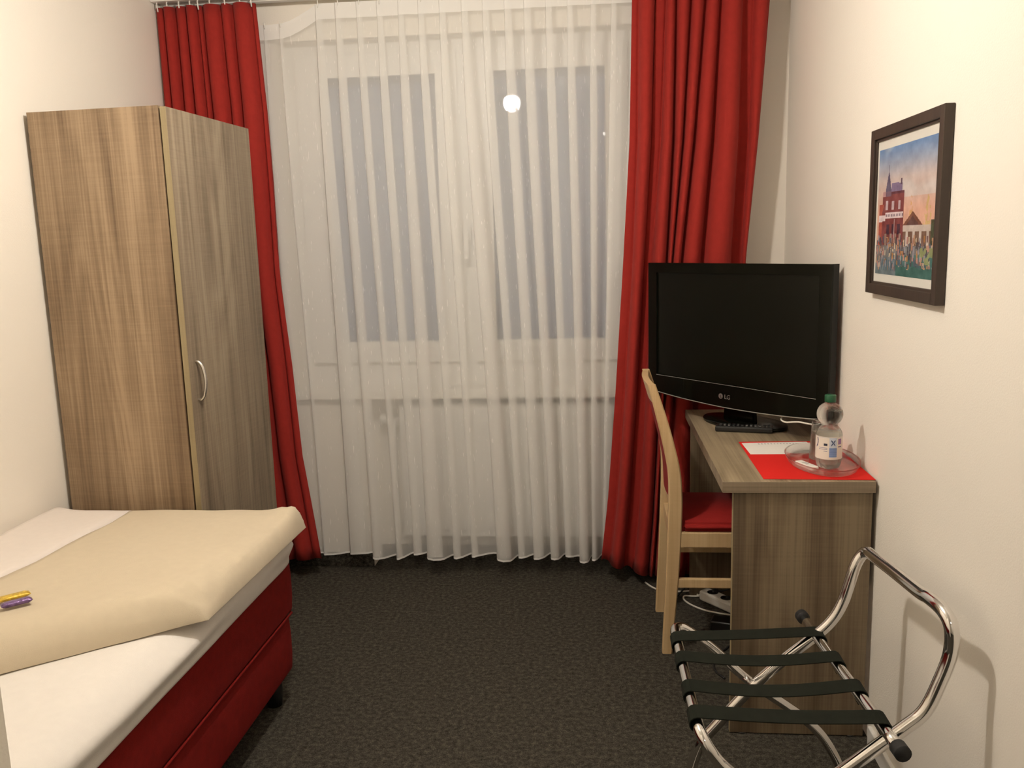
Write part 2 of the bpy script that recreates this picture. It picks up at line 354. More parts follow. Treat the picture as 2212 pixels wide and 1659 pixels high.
v = tube('valve', [(X0-0.035, 0, 0.66), (X0-0.05, 0, 0.66), (X0-0.085, 0, 0.66), (X0-0.092, 0, 0.66)], lambda t: 0.022 if t < 0.9 else 0.016, 'whitepl', rad, 14)
for x in (X0+0.12, X1-0.12): box('bracket', x-0.012, x+0.012, 0.037, 0.060, 0.2, 0.62, 'white', rad, 0.002)

# ---------------------------------------------------------------- lamps
gl = glow('lamp_glass', LAMP_COL, LAMP_STRENGTH)
lp = thing('ceiling_lamp', 'small round glass ceiling lamp above the end of the bed', 'lamp', LAMP_POS)
lathe('canopy', [(0.05, ZC-LAMP_POS.z), (0.05, ZC-LAMP_POS.z-0.02), (0.035, 0.085), (0.03, LAMP_R-0.012)], 'silver', lp, 24)
bm = bmesh.new(); bmesh.ops.create_uvsphere(bm, u_segments=24, v_segments=14, radius=LAMP_R); from_bm('glass_globe', bm, gl, lp, True)
hl = thing('entry_lamp', 'flat round ceiling lamp in the entry behind the camera', 'lamp', (0.2, -0.75, ZC))
lathe('base', [(0.15, 0.0), (0.15, -0.03), (0.13, -0.032)], 'white', hl, 32)
lathe('diffuser', [(0.13, -0.032), (0.125, -0.05), (0.09, -0.07), (0.04, -0.078), (0.002, -0.08)], glow('hall_glass', LAMP_COL, HALL_STRENGTH), hl, 32)

# ---------------------------------------------------------------- curtains
def fold_curtain(name, label, y0, amp, valleys, zt, zb_fn, nz=40, mat='red', lead=None):
    """valleys: list of (x_top, x_bottom, sharp) dark creases, bulging cloth between them; x given per height"""
    th = thing(name, label, 'curtain', (0, 0, 0))
    rows = []; K = 18
    for i in range(nz+1):
        f = i/nz; row = []
        for j in range(len(valleys)-1):
            a, b = valleys[j], valleys[j+1]
            for k in range(K if j < len(valleys)-2 else K+1):
                t = k/K; z_ref = zt+(0.05-zt)*f
                xa, xb = a[0](z_ref), b[0](z_ref); x = xa+(xb-xa)*t
                wv = noise.noise(Vector((x*9, f*2.2+j*3.7, 1.3)))*0.006
                A = amp*(0.55+0.45*min(1, (xb-xa)/0.10))*a[1]
                prof = math.sqrt(max(0, 1-((2*t-1)/0.86)**2))
                y = y0-A*prof*(0.62+0.38*min(1, f*4))+wv*(1 if 0.05 < t < 0.95 else 0.3)
                zb = zb_fn(x)+0.01*prof
                row.append((x+wv*0.6, y, zt+(zb-zt)*f))
        rows.append(row)
    rows2 = rows
    o = grid_mesh('fabric', rows2, mat, th); s = o.modifiers.new('thickness', 'SOLIDIFY'); s.thickness = 0.0025; s.offset = 0
    return th, rows2
def edge(*zx):
    z = [q[0] for q in zx][::-1]; x = [q[1] for q in zx][::-1]
    return lambda h: lerp(h, z, x)
def blend(fa, fb, t): return lambda h: fa(h)*(1-t)+fb(h)*t
# left curtain: px creases measured along its top, spread towards the hem
Lr = edge((2.35, -1.311), (2.19, -1.305), (1.93, -1.294), (1.66, -1.290), (1.29, -1.290), (0.91, -1.263), (0.51, -1.246), (0.05, -1.195))
Ll = edge((2.35, -1.715), (0.0, -1.70))
tl = [0, 0.085, 0.20, 0.315, 0.43, 0.475, 0.665, 0.775, 0.965, 1.0]
tb = [0, 0.11, 0.22, 0.33, 0.43, 0.49, 0.65, 0.78, 0.93, 1.0]
def spread(l, r, a, b, h0=0.0): return lambda h: l(h)+(r(h)-l(h))*(b+(a-b)*max(0, min(1, (h-h0)/(2.35-h0))))
vals = [(spread(Ll, Lr, a, b), q) for a, b, q in zip(tl, tb, [0.7, 1, 1, 1.1, 0.6, 1, 0.9, 1, 0.45, 1])]
cl, rl = fold_curtain('red_curtain', 'red curtain left of the window, half hidden behind the wardrobe', 3.422, 0.058, vals, 2.350, lambda x: 0.085)
# pleated heading and hooks on the left curtain
for j, t in enumerate((0.04, 0.14, 0.26, 0.37, 0.45, 0.57, 0.72, 0.87, 0.98)):
    x = Ll(2.35)+(Lr(2.35)-Ll(2.35))*t
    tube('curtain_hook', smooth_path([(x, 3.405, 2.335), (x+0.003, 3.395, 2.350), (x, 3.40, 2.364), (x, 3.408, 2.372)], 4), 0.0028, 'whitepl', cl, 6)
Rl = edge((2.35, 0.143), (1.78, 0.130), (1.33, 0.104), (0.80, 0.070), (0.31, 0.034), (0.07, 0.007), (0.0, 0.0))
Rr = edge((2.35, 0.652), (2.26, 0.645), (2.01, 0.629), (1.77, 0.613), (1.32, 0.573), (0.7, 0.555), (0.0, 0.545))
tl = [0, 0.035, 0.175, 0.239, 0.317, 0.433, 0.536, 0.643, 0.81, 0.87, 1.0]
tb = [0, 0.065, 0.175, 0.235, 0.36, 0.395, 0.47, 0.645, 0.90, 0.965, 1.0]
vals = [(spread(Rl, Rr, a, b, 1.25), q) for a, b, q in zip(tl, tb, [0.03, 1, 0.02, 1, 1, 1, 0.9, 1.1, 0.02, 0.7, 1])]
cr, rr_ = fold_curtain('red_curtain', 'red curtain right of the window, hanging behind the television', 3.430, 0.085, vals, 2.350, lambda x: max(0.03, 0.09-0.30*x))
for j in range(9):
    x = 0.16+j*0.06
    tube('curtain_hook', smooth_path([(x, 3.405, 2.335), (x+0.003, 3.395, 2.350), (x, 3.40, 2.364), (x, 3.408, 2.372)], 4), 0.0028, 'whitepl', cr, 6)
# rails on the ceiling
bm = bmesh.new(); add_box(bm, XL+0.002, XR-0.002, 3.385, 3.415, 2.368, ZC-0.0005, 0.003); add_box(bm, XL+0.002, XR-0.002, 3.465, 3.495, 2.368, ZC-0.0005, 0.003)
add_box(bm, XL+0.002, XR-0.002, 3.385, 3.495, ZC-0.006, ZC-0.0005)
tag(from_bm('curtain_rail', bm, 'white'), 'white double curtain rail along the ceiling above the window', 'curtain rail')

# sheer: plan line with Z-pleats; each pleat (x_top, x_bottom, w_top, w_bottom)
YS = 3.500
def px_x(u, v):      # point of the curtain plane under a measured pleat position (set-up only)
    d = fw+rt2*((u-1106)/F_PX)-up2*((v-829.5)/F_PX); t = YS/d.y; return d.x*t, CAM_H+d.z*t
pl = []
for ut, ub, wt, wb in ((572, 730, 8, 22), (606, 0, 8, 10), (690, 778, 18, 36), (733, 822, 18, 16), (778, 868, 16, 14), (822, 905, 17, 16), (868, 945, 16, 30), (911, 990, 17, 20),
                       (957, 1028, 18, 12), (1005, 1092, 18, 28), (1050, 1128, 18, 20), (1098, 1165, 20, 20), (1140, 1200, 20, 16), (1186, 1228, 18, 18),
                       (1232, 1262, 16, 18), (1282, 1284, 15, 10), (1326, 1306, 14, 12), (1372, 1335, 16, 16), (1420, 1380, 16, 18), (1470, 1430, 16, 16), (1525, 1480, 16, 18), (1575, 1540, 16, 16)):
    if ub == 0: ub = 700+6; 
    if ut == 572: ub = 664
    xt, _ = px_x(ut, 60); xb, _ = px_x(ub, 1190); pl.append((xt, xb, wt*0.0019, wb*0.0019))
pl.sort()
def sheer_top(x): return lerp(x, [-1.36, -1.30, -1.22, -1.15, -1.09, 0.8], [2.285, 2.283, 2.287, 2.318, 2.352, 2.352])
def sheer_rows(f0, f1, nz, off=0.0):
    rows = []
    ZT, ZB = 2.352, 0.085
    for i in range(nz+1):
        f = f0+(f1-f0)*i/nz; pts = []
        g = max(0.0, min(1.0, (f-0.03)/0.97))
        A = 0.008+0.080*g**0.9        # fold depth grows downwards
        for q, (xt, xb, wt, wb) in enumerate(pl):
            bend = 0.5*(1-math.cos(PI*g)); c = xt+(xb-xt)*(0.35*bend+0.65*g) 
            open_ = 1-0.35*g*(q % 3 == 1)
            ww = (wt*(0.7+0.3*min(1, g*7))+(wb-wt)*g)*open_
            pts.append((c, ww, q))
        line = []
        first = pts[0]; line.append((first[0]-first[1]/2-0.045, 0.0))
        for k, (c, ww, q) in enumerate(pts):
            side = 0.3 if (c < -1.17 or c > 0.05) else 1.0; ys = -side*A*(0.75+0.35*math.sin(q*2.3))
            for t in range(7):        # Z fold as an S curve
                s = t/6
                xx = c+ww/2*math.cos(PI*0.0) if False else 0
            line += [(c-ww*0.50, ys*0.10), (c, ys*0.16), (c+ww*0.46, ys*0.24), (c+ww*0.54, ys*0.36), (c+ww*0.42, ys*0.46), (c, ys*0.56), (c-ww*0.42, ys*0.66), (c-ww*0.54, ys*0.78), (c-ww*0.44, ys*0.92), (c, ys*1.0), (c+ww*0.50, ys*0.86)]
            if k < len(pts)-1:
                n = pts[k+1]; xa, xb_ = c+ww*0.50, n[0]-n[1]*0.50; y1 = ys*0.86; y2 = -A*(0.75+0.35*math.sin((q+1)*2.3))*0.10
                for t in (0.25, 0.5, 0.75):
                    s = t*t*(3-2*t); line.append((xa+(xb_-xa)*t, y1+(y2-y1)*s+0.004*math.sin(t*PI)*g))
            else:
                for t in (0.5, 1.0): line.append((c+ww*0.5+0.05*t, ys*0.5*(1-t)))
        row = []
        for (x, dy) in line:
            zt = sheer_top(x); zb = ZB-dy*0.0+0.006*math.sin(x*23)
            row.append((min(x, XR-0.01), YS+dy+off, zt+(zb-zt)*f))
        rows.append(row)
    return rows
sheer = thing('sheer_curtain', 'long pleated white sheer curtain covering the whole window', 'curtain')
grid_mesh('voile', sheer_rows(0.024, 0.997, 56), 'sheer', sheer)
grid_mesh('header_tape', sheer_rows(-0.002, 0.024, 3), 'sheer_tape', sheer)
grid_mesh('hem', sheer_rows(0.9965, 1.0, 2, -0.0015), 'sheer_hem', sheer)
for q, (xt, xb, wt, wb) in enumerate(pl):
    tube('curtain_hook', smooth_path([(xt, YS-0.004, sheer_top(xt)-0.01), (xt+0.002, YS-0.012, sheer_top(xt)+0.004), (xt, YS-0.008, 2.372 if xt > -1.1 else sheer_top(xt)+0.01)], 3), 0.0022, 'whitepl', sheer, 5)

# ---------------------------------------------------------------- wardrobe
wr = thing('wardrobe', 'tall oak wardrobe with one door, standing beyond the bed by the left wall', 'wardrobe', (-1.2766, 2.5022, -0.02545), -0.0578); wr.scale = (1.018, 1.018, 1.018)
H_ = 1.8267
box('side_panel', -0.42, 0.0, 0.0, 0.018, 0.025, H_, 'oak_side', wr, 0.001)
box('side_panel', -0.42, 0.0, 0.512, 0.530, 0.025, H_, 'oak_side', wr, 0.001)
box('top_panel', -0.42, -0.001, 0.018, 0.512, H_-0.018, H_, 'oak_door', wr, 0.001)
box('bottom_panel', -0.42, -0.001, 0.018, 0.512, 0.06, 0.078, 'oak_door', wr, 0.001)
box('plinth', -0.03, -0.012, 0.018, 0.512, 0.025, 0.06, 'oak_door', wr, 0.001)
box('back_panel', -0.416, -0.41, 0.018, 0.512, 0.078, H_-0.018, 'oak_door', wr)
dr = box('door', 0.0055, 0.0235, 0.003, 0.530, 0.065, H_-0.004, 'oak_door', wr, 0.0008)
box('edge_band', 0.0055, 0.0235, 0.0012, 0.003, 0.065, H_-0.004, 'oak_band', dr, 0.0003)
hp = [(0.0235, 0.045, 0.955), (0.033, 0.0455, 0.958), (0.044, 0.046, 0.975), (0.050, 0.046, 1.015), (0.044, 0.046, 1.055), (0.033, 0.0455, 1.072), (0.0235, 0.045, 1.075)]
hd = tube('handle', smooth_path(hp, 5), 0.0052, 'steel', dr, 10); hd['label'] = 'curved brushed metal handle'
for z in (0.20, 0.9, 1.62): tube('hinge', [(-0.001, 0.505, z-0.025), (-0.001, 0.505, z+0.025)], 0.004, 'steel', wr, 8)

# ---------------------------------------------------------------- bed
bed = thing('box_spring_bed', 'single bed base upholstered in dark red cloth, along the left wall', 'bed', (-1.335, 1.46, 0))
def cushion(name, x0, x1, y0, y1, z0, z1, r, mat, parent, bulge=0.0, wr_=0.0, n=34, nh=10):
    """closed rounded block with softly bulging sides"""
    bm = bmesh.new(); add_box(bm, x0, x1, y0, y1, z0, z1)
    bmesh.ops.bevel(bm, geom=bm.edges[:], offset=r, segments=4, profile=0.5, affect='EDGES')
    bmesh.ops.triangulate(bm, faces=[f for f in bm.faces if len(f.verts) > 4])
    for ax, cnt in ((0, 12), (1, n), (2, 3)):
        lo, hi = ((x0, x1), (y0, y1), (z0, z1))[ax]
        for k in range(1, cnt):
            p = [0, 0, 0]; p[ax] = lo+(hi-lo)*k/cnt; nn = [0, 0, 0]; nn[ax] = 1
            bmesh.ops.bisect_plane(bm, geom=bm.verts[:]+bm.edges[:]+bm.faces[:], plane_co=p, plane_no=nn)
    zc = (z0+z1)/2
    for v in bm.verts:
        f = 1-((v.co.z-zc)/((z1-z0)/2))**2; b = bulge*max(0, f)
        if v.co.x > x1-r: v.co.x += b
        if v.co.y > y1-r: v.co.y += b
        if wr_:
            s = noise.noise(Vector((v.co.x*5, v.co.y*4, v.co.z*40)))
            if v.co.x > x1-r*1.01: v.co.x += s*wr_
            if v.co.z > z1-r*1.01: v.co.z += noise.noise(Vector((v.co.x*6, v.co.y*5, 4)))*wr_*0.4
    return from_bm(name, bm, mat, parent, True)
def rel(o, p): o.matrix_parent_inverse = Matrix.Translation(-Vector(p)); return o
for nm, a in (('lower_base', (-1.712, -0.966, 0.46, 2.440, 0.100, 0.290)), ('upper_base', (-1.712, -0.956, 0.46, 2.448, 0.292, 0.478))):
    rel(cushion(nm, *a, 0.016, 'bedred', bed, 0.004), bed.location)
# piping seam around the joint
rel(tube('piping', [(-0.958, 0.47, 0.291), (-0.958, 2.437, 0.291), (-0.965, 2.444, 0.291), (-1.70, 2.444, 0.291)], 0.004, 'bedred', bed, 6), bed.location)
for x, y in ((-1.02, 2.40), (-1.64, 2.40), (-1.02, 0.52), (-1.64, 0.52)):
    rel(lathe('foot', [(0.024, 0.0), (0.030, 0.10)], 'blackpl', bed, 16, cx=x, cy=y), bed.location)

def mattress():
    # cross-section in x-z swept along y: flat top, rounded edge, tucked sheet with lengthwise folds
    prof = [(-1.705, 0.480), (-1.712, 0.52), (-1.700, 0.556), (-1.66, 0.562)]
    prof += [(-1.60+0.58*k/10, 0.562) for k in range(11)]
    prof += [(-0.995, 0.561), (-0.978, 0.558), (-0.962, 0.552), (-0.950, 0.544), (-0.942, 0.534), (-0.9365, 0.523), (-0.934, 0.511), (-0.9335, 0.499), (-0.9345, 0.488), (-0.937, 0.478), (-0.9405, 0.468), (-0.945, 0.460), (-0.951, 0.458), (-0.9545, 0.464), (-0.9545, 0.4795)]
    rows = []; ys = [0.47+k*0.0395 for k in range(49)]+[2.395, 2.412, 2.426, 2.436, 2.444, 2.4495]
    for y in ys:
        e = min(1, max(0, (y-2.366)/0.0835)); s = math.sqrt(max(0, 1-e*e)) if e > 0 else 1; row = []
        for i, (x, z) in enumerate(prof):
            zz = 0.52+(z-0.52)*(0.42+0.58*s) if z > 0.52 else z+(0.4795-z)*(1-s)*0.0
            xx = -1.33+(x+1.33)*(1-0.05*(1-s))
            if x > -1.06:
                d = 0.0095*math.sin((z-0.455)*95+3.2*noise.noise(Vector((y*1.3, 0.3, 3.1)))+y*1.1)*(0.6+0.8*noise.noise(Vector((y*2.1, 8, 1))))+noise.noise(Vector((y*5, z*40, 7)))*0.003
                if i >= len(prof)-4: d = max(0, d)*0.3
                xx += d*min(1, (x+1.06)/0.08); zz += 0.3*d
            zz += noise.noise(Vector((x*5, y*4, 2)))*0.002
            row.append((xx, y, zz))
        rows.append(row)
        vs = rows
    bm = bmesh.new(); g = [[bm.verts.new(p) for p in r] for r in vs]
    for a, b in zip(g, g[1:]):
        for k in range(len(a)-1): bm.faces.new((a[k], a[k+1], b[k+1], b[k]))
        bm.faces.new((a[-1], a[0], b[0], b[-1]))
    bm.faces.new(g[0]); bm.faces.new(g[-1][::-1])
    return from_bm('mattress', bm, 'sheet', None, True)
tag(mattress(), 'mattress in a tucked white sheet on the red bed base', 'mattress')

# duvet folded diagonally
def duvet():
    th = thing('folded_duvet', 'folded duvet lying diagonally on the bed, beige with a white strip by the wall', 'duvet', (-1.3, 1.95, 0.565))
    FL, FR, NR, NL = Vector((-1.705, 2.446)), Vector((-0.895, 2.444)), Vector((-0.905, 1.795)), Vector((-1.705, 1.120))
    U = [0, 0.004, 0.012, 0.025, 0.045, 0.07, 0.10]+[0.10+0.225*k/5 for k in range(1, 6)]
    U += [0.325+0.575*k/22 for k in range(1, 23)]+[0.925, 0.945, 0.962, 0.976, 0.987, 0.995, 1.0]
    V = [0, 0.003, 0.01, 0.022, 0.04, 0.065, 0.10]+[0.10+0.80*k/26 for k in range(1, 27)]+[0.925, 0.945, 0.962, 0.976, 0.987, 0.995, 1.0]
    iu0 = U.index(0.325)
    def P(u, v):
        a = FL.lerp(FR, u); b = NL.lerp(NR, u); p = a.lerp(b, v)
        return p
    def H(u, v):
        p = P(u, v)
        de = [u*0.80, (1-u)*0.80, v*(1.3-0.65*u), (1-v)*(1.3-0.65*u)*0.80]
        rs = [0.03, 0.022+0.03*v, 0.035, 0.085]
        h = 1
        for d, r in zip(de, rs): h *= math.sqrt(max(0, 1-(1-min(d/r, 1))**2))
        top = 0.628+0.022*(v**1.2)+0.018*max(0, 1-u/0.12)**2*max(0, 1-v/0.5)
        top += 0.020*math.exp(-(((p.x+0.925)/0.05)**2+((p.y-2.42)/0.07)**2))
        top += 0.004*noise.noise(Vector((p.x*5, p.y*3, 0.4)))
        # creases fanning from the near right corner and along the right edge
        dx, dy = p.x-NR.x, p.y-NR.y; d = math.hypot(dx, dy); ang = math.atan2(dy, dx)
        top += 0.013*math.exp(-d/0.09)*math.sin(ang*13)
        top += 0.0020*noise.noise(Vector((p.x*2.5, p.y*26+p.x*9, 1.7)))
        edge = math.exp(-((1-u)*0.8/0.035)**2); top += edge*0.010*noise.noise(Vector((p.y*34, 3, 1)))-0.016*edge*(0.3+v)
        top -= 0.011*math.exp(-(((1-u)*0.8-0.040)/0.007)**2)*(0.5+0.5*v)
        return 0.5665+(top-0.5665)*h
    off = Vector(th.location)
    def part(name, cols, mat):
        bm = bmesh.new(); gt = []; gb = []
        for v in V:
            rt_, rb = [], []
            for u in cols:
                p = P(u, v); wob = 0.006*noise.noise(Vector((p.x*8, p.y*8, 5)))
                q = Vector((min(p.x, -0.885), p.y+wob, H(u, v)))
                if u == 0.325: q.x += 0.010*math.sin(v*7)+0.006*math.sin(v*17)
                rt_.append(bm.verts.new(q-off)); rb.append(bm.verts.new(Vector((q.x, q.y, 0.5655))-off))
            gt.append(rt_); gb.append(rb)
        n = len(cols)
        for i in range(len(V)-1):
            for j in range(n-1):
                bm.faces.new((gt[i][j], gt[i][j+1], gt[i+1][j+1], gt[i+1][j])); bm.faces.new((gb[i][j], gb[i+1][j], gb[i+1][j+1], gb[i][j+1]))
            bm.faces.new((gt[i][0], gt[i+1][0], gb[i+1][0], gb[i][0])); bm.faces.new((gt[i][-1], gb[i][-1], gb[i+1][-1], gt[i+1][-1]))
        for j in range(n-1):
            bm.faces.new((gt[0][j], gb[0][j], gb[0][j+1], gt[0][j+1])); bm.faces.new((gt[-1][j], gt[-1][j+1], gb[-1][j+1], gb[-1][j]))
        return from_bm(name, bm, mat, th, True)
    a = part('cover', U[iu0:], 'duvet'); a['label'] = 'beige duvet cover'
    b = part('border', U[:iu0+1], 'duvetw'); b['label'] = 'white strip of the duvet'
    return P, H
DP, DH = duvet()
def sweet(name, label, cx, cy, z, rz, lx, ly, lz, mat):
    bm = bmesh.new(); rows = []
    n = 14
    for i in range(n+1):
        t = i/n; pw = min(1, t/0.16, (1-t)/0.16); s = 0.35+0.65*math.sin(pw*PI/2) if pw < 1 else 1; fl = 1.0+(0.06*math.sin(i*2.1)); ring = []
        hh = lz/2*(0.12+0.88*math.sin(pw*PI/2)); wd = ly/2*(0.92+0.08*s)*fl
        for k in range(12):
            a = 2*PI*k/12; ring.append(bm.verts.new((-lx/2+lx*t, wd*math.copysign(abs(math.cos(a))**0.6, math.cos(a)), lz/2+hh*math.sin(a))))
        rows.append(ring)
    for a, b in zip(rows, rows[1:]):
        for k in range(12): bm.faces.new((a[k], a[(k+1) % 12], b[(k+1) % 12], b[k]))
    bm.faces.new(rows[0]); bm.faces.new(rows[-1])
    o = from_bm(name, bm, mat, None, True); o.location = (cx, cy, z); o.rotation_euler = (0, 0, rz); return tag(o, label, 'sweet')
sweet('wrapped_sweet', 'small sweet in violet wrapper lying in front on the duvet', -1.286, 1.676, 0.6490, 0.80, 0.062, 0.022, 0.012, 'purple')
sweet('wrapped_sweet', 'small sweet in gold wrapper beside the violet one on the duvet', -1.318, 1.711, 0.6485, 0.80, 0.066, 0.026, 0.010, 'yellow')

# ---------------------------------------------------------------- desk
dk = thing('desk', 'oak writing desk against the right wall carrying the television', 'desk', (0.54, 2.80, 0))
def dbox(n, x0, x1, y0, y1, z0, z1, m, bev=0.0012): return rel(box(n, x0, x1, y0, y1, z0, z1, m, dk, bev), dk.location)
dbox('desktop', 0.336, 0.738, 2.305, 3.307, 0.719, 0.750, 'oak_top')
dbox('edge_band', 0.336, 0.738, 2.3035, 2.305, 0.719, 0.750, 'oak_edge', 0.0004)
dbox('edge_band', 0.3345, 0.336, 2.305, 3.307, 0.719, 0.750, 'oak_edge', 0.0004)
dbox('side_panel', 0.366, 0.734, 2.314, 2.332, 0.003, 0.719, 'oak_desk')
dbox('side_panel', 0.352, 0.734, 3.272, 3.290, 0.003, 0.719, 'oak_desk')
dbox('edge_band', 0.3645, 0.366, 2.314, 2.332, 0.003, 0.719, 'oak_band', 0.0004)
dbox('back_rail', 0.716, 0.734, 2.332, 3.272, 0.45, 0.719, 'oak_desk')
for x in (0.40, 0.70):
    for y in (2.323, 3.281): rel(lathe('foot', [(0.012, 0.0), (0.012, 0.003)], 'blackpl', dk, 12, cx=x, cy=y), dk.location)

# ---------------------------------------------------------------- television
TY = -0.8653
tv = thing('television', 'black flat screen television turned into the room on the desk', 'television', (0.4485+0.0, 2.985, 0.7515), TY)
# local: x along the screen, -y towards the viewer, z up from the desk
W2, ZB0, ZT0 = 0.395, 0.088, 0.566
def outline(inset=0.0, low=0.0, n=16, rad=0.012):
    pts = [(-W2+inset, ZT0-inset), (-W2+inset, ZB0+inset)]
    pts += [(-W2+inset+(2*(W2-inset))*k/n, ZB0+inset-low*(1-(2*k/n-1)**2)) for k in range(1, n)]
    pts += [(W2-inset, ZB0+inset), (W2-inset, ZT0-inset)]
    return pts
def slab(name, pts, y0, y1, mat, parent, bev=0.003):
    bm = bmesh.new(); a = [bm.verts.new((x, y0, z)) for x, z in pts]; b = [bm.verts.new((x, y1, z)) for x, z in pts]; n = len(pts)
    bm.faces.new(a); bm.faces.new(b[::-1])
    es = []
    for k in range(n): bm.faces.new((a[k], b[k], b[(k+1) % n], a[(k+1) % n]))
    if bev:
        bm.edges.ensure_lookup_table(); es = [e for e in bm.edges if abs(e.verts[0].co.y-e.verts[1].co.y) < 1e-6]
        bmesh.ops.bevel(bm, geom=es, offset=bev, segments=2, affect='EDGES')
    return from_bm(name, bm, mat, parent)
LOW = 0.020
o_, i_ = outline(0, LOW), None
SX, SZ0, SZ1 = 0.352, 0.150, 0.531
bm = bmesh.new()      # bezel: front frame with a real screen opening
pts = outline(0, LOW); inner = [(-SX, SZ1), (-SX, SZ0)]+[(-SX+2*SX*k/16, SZ0) for k in range(1, 16)]+[(SX, SZ0), (SX, SZ1)]
n = len(pts)
fo = [bm.verts.new((x, 0.0, z)) for x, z in pts]; fi = [bm.verts.new((x, 0.0, z)) for x, z in inner]
bi = [bm.verts.new((x, 0.008, z)) for x, z in inner]; bo = [bm.verts.new((x*1.004, 0.006, z)) for x, z in pts]; bb = [bm.verts.new((x*1.004, 0.034, z)) for x, z in pts]
for k in range(n):
    q = (k+1) % n
    bm.faces.new((fo[k], fo[q], fi[q], fi[k])); bm.faces.new((fi[k], fi[q], bi[q], bi[k])); bm.faces.new((fo[k], bo[k], bo[q], fo[q])); bm.faces.new((bo[k], bb[k], bb[q], bo[q]))
bm.faces.new(bb[::-1])
from_bm('bezel', bm, 'gloss', tv)
slab('screen', [(-SX-0.001, SZ1+0.001), (-SX-0.001, SZ0-0.001), (SX+0.001, SZ0-0.001), (SX+0.001, SZ1+0.001)], 0.0055, 0.012, 'screen', tv, 0)
bm = bmesh.new(); add_box(bm, -0.34, 0.34, 0.034, 0.060, 0.14, 0.52, 0.012); add_box(bm, -0.22, 0.22, 0.055, 0.085, 0.17, 0.45, 0.014); from_bm('rear_housing', bm, 'blackpl', tv)
bm = bmesh.new(); add_tube(bm, [(x, -0.001, z-0.0008) for x, z in pts[1:-1]], 0.0018, 6); from_bm('trim', bm, 'silver', tv, True)
bm = bmesh.new(); add_tube(bm, [(-SX, -0.0004, SZ0-0.003), (0, -0.0004, SZ0-0.003), (SX, -0.0004, SZ0-0.003)], 0.0009, 5); from_bm('screen_line', bm, 'silver', tv)
mw = Matrix.Translation((-0.018, -0.0006, 0.098)) @ Matrix.Rotation(PI/2, 4, 'X')
text_mesh('lettering', 'LG', 0.022, 'silver', tv, mw, 0.0004)
bm = bmesh.new(); add_lathe(bm, [(0.0095, -0.0004), (0.0095, 0.0006)], 24); bm.transform(Matrix.Translation((-0.034, -0.0002, 0.1055)) @ Matrix.Rotation(PI/2, 4, 'X')); em = from_bm('emblem', bm, 'silver', tv)
bm = bmesh.new(); add_box(bm, -0.0345, -0.0335, -0.0016, -0.0008, 0.1010, 0.1100); add_box(bm, -0.0337, -0.0295, -0.0016, -0.0008, 0.1010, 0.1020); from_bm('emblem_mark', bm, 'gloss', em)
lathe('stand_base', [(0.95, 0.0), (1.0, 0.004), (1.0, 0.009), (0.97, 0.013), (0.5, 0.018), (0.0, 0.020)][:5]+[(0.25, 0.0185), (0.02, 0.019)], 'gloss', tv, 48, sx=0.172, sy=0.098, cy=0.085)
slab('stand_neck', [(-0.07, 0.016), (0.07, 0.016), (0.055, 0.16), (-0.055, 0.16)], 0.052, 0.074, 'gloss', tv, 0.004)
# cable hanging at the television's right corner
def world_tv(x, y, z): return Vector((0.4485, 2.985, 0.7515)) + Vector((math.cos(TY)*x-math.sin(TY)*y, math.sin(TY)*x+math.cos(TY)*y, z))
cab = tube('cable', smooth_path([world_tv(0.21, 0.02, 0.064), world_tv(0.225, 0.0, 0.060), world_tv(0.25, -0.008, 0.058), world_tv(0.29, 0.0, 0.064), world_tv(0.34, 0.01, 0.062), world_tv(0.392, 0.03, 0.060), world_tv(0.40, 0.06, 0.03), world_tv(0.37, 0.10, 0.004)], 6), 0.0028, 'cable_w', None, 8)
tag(cab, 'white cable looping below the right corner of the television', 'cable')

# remote
rm = thing('remote_control', 'black remote control lying on the desk before the television', 'remote', (0.493, 2.922, 0.7505), -0.20)
box('body', -0.095, 0.095, -0.024, 0.024, 0.0, 0.020, 'blackpl', rm, 0.006, 3)
bm = bmesh.new()
for i in range(12):
    for j in range(3):
        if (i*3+j) % 7 != 3: add_box(bm, -0.082+i*0.0145, -0.073+i*0.0145, -0.016+j*0.0125, -0.009+j*0.0125, 0.0198, 0.0222, 0.001, 1)
from_bm('buttons', bm, 'silver' if False else 'rubber', rm)['label'] = 'small rubber buttons'
bm = bmesh.new()
for i in (1, 2, 6, 7, 8, 9): add_box(bm, -0.081+i*0.0145, -0.075+i*0.0145, -0.0145, -0.012, 0.0221, 0.0226)
from_bm('button_print', bm, 'whitepl', rm)['kind'] = 'stuff'

# red mat, leaflet
def sheet_quad(name, quad, z, t, mat, n=10, lift=None):
    bm = bmesh.new(); A, B, Cc, D = [Vector((*q, 0)) for q in quad]; top = []; bot = []
    for j in range(n+1):
        a = A.lerp(D, j/n); b = B.lerp(Cc, j/n); r1, r2 = [], []
        for i in range(n+1):
            p = a.lerp(b, i/n); h = lift(i/n, j/n) if lift else 0
            r1.append(bm.verts.new((p.x, p.y, z+t+h))); r2.append(bm.verts.new((p.x, p.y, z+h)))
        top.append(r1); bot.append(r2)
    for j in range(n):
        for i in range(n):
            bm.faces.new((top[j][i], top[j][i+1], top[j+1][i+1], top[j+1][i])); bm.faces.new((bot[j][i], bot[j+1][i], bot[j+1][i+1], bot[j][i+1]))
    for i in range(n):
        bm.faces.new((top[0][i], bot[0][i], bot[0][i+1], top[0][i+1])); bm.faces.new((top[n][i], top[n][i+1], bot[n][i+1], bot[n][i]))
        bm.faces.new((top[i][0], top[i+1][0], bot[i+1][0], bot[i][0])); bm.faces.new((top[i][n], bot[i][n], bot[i+1][n], top[i+1][n]))
    return from_bm(name, bm, mat)
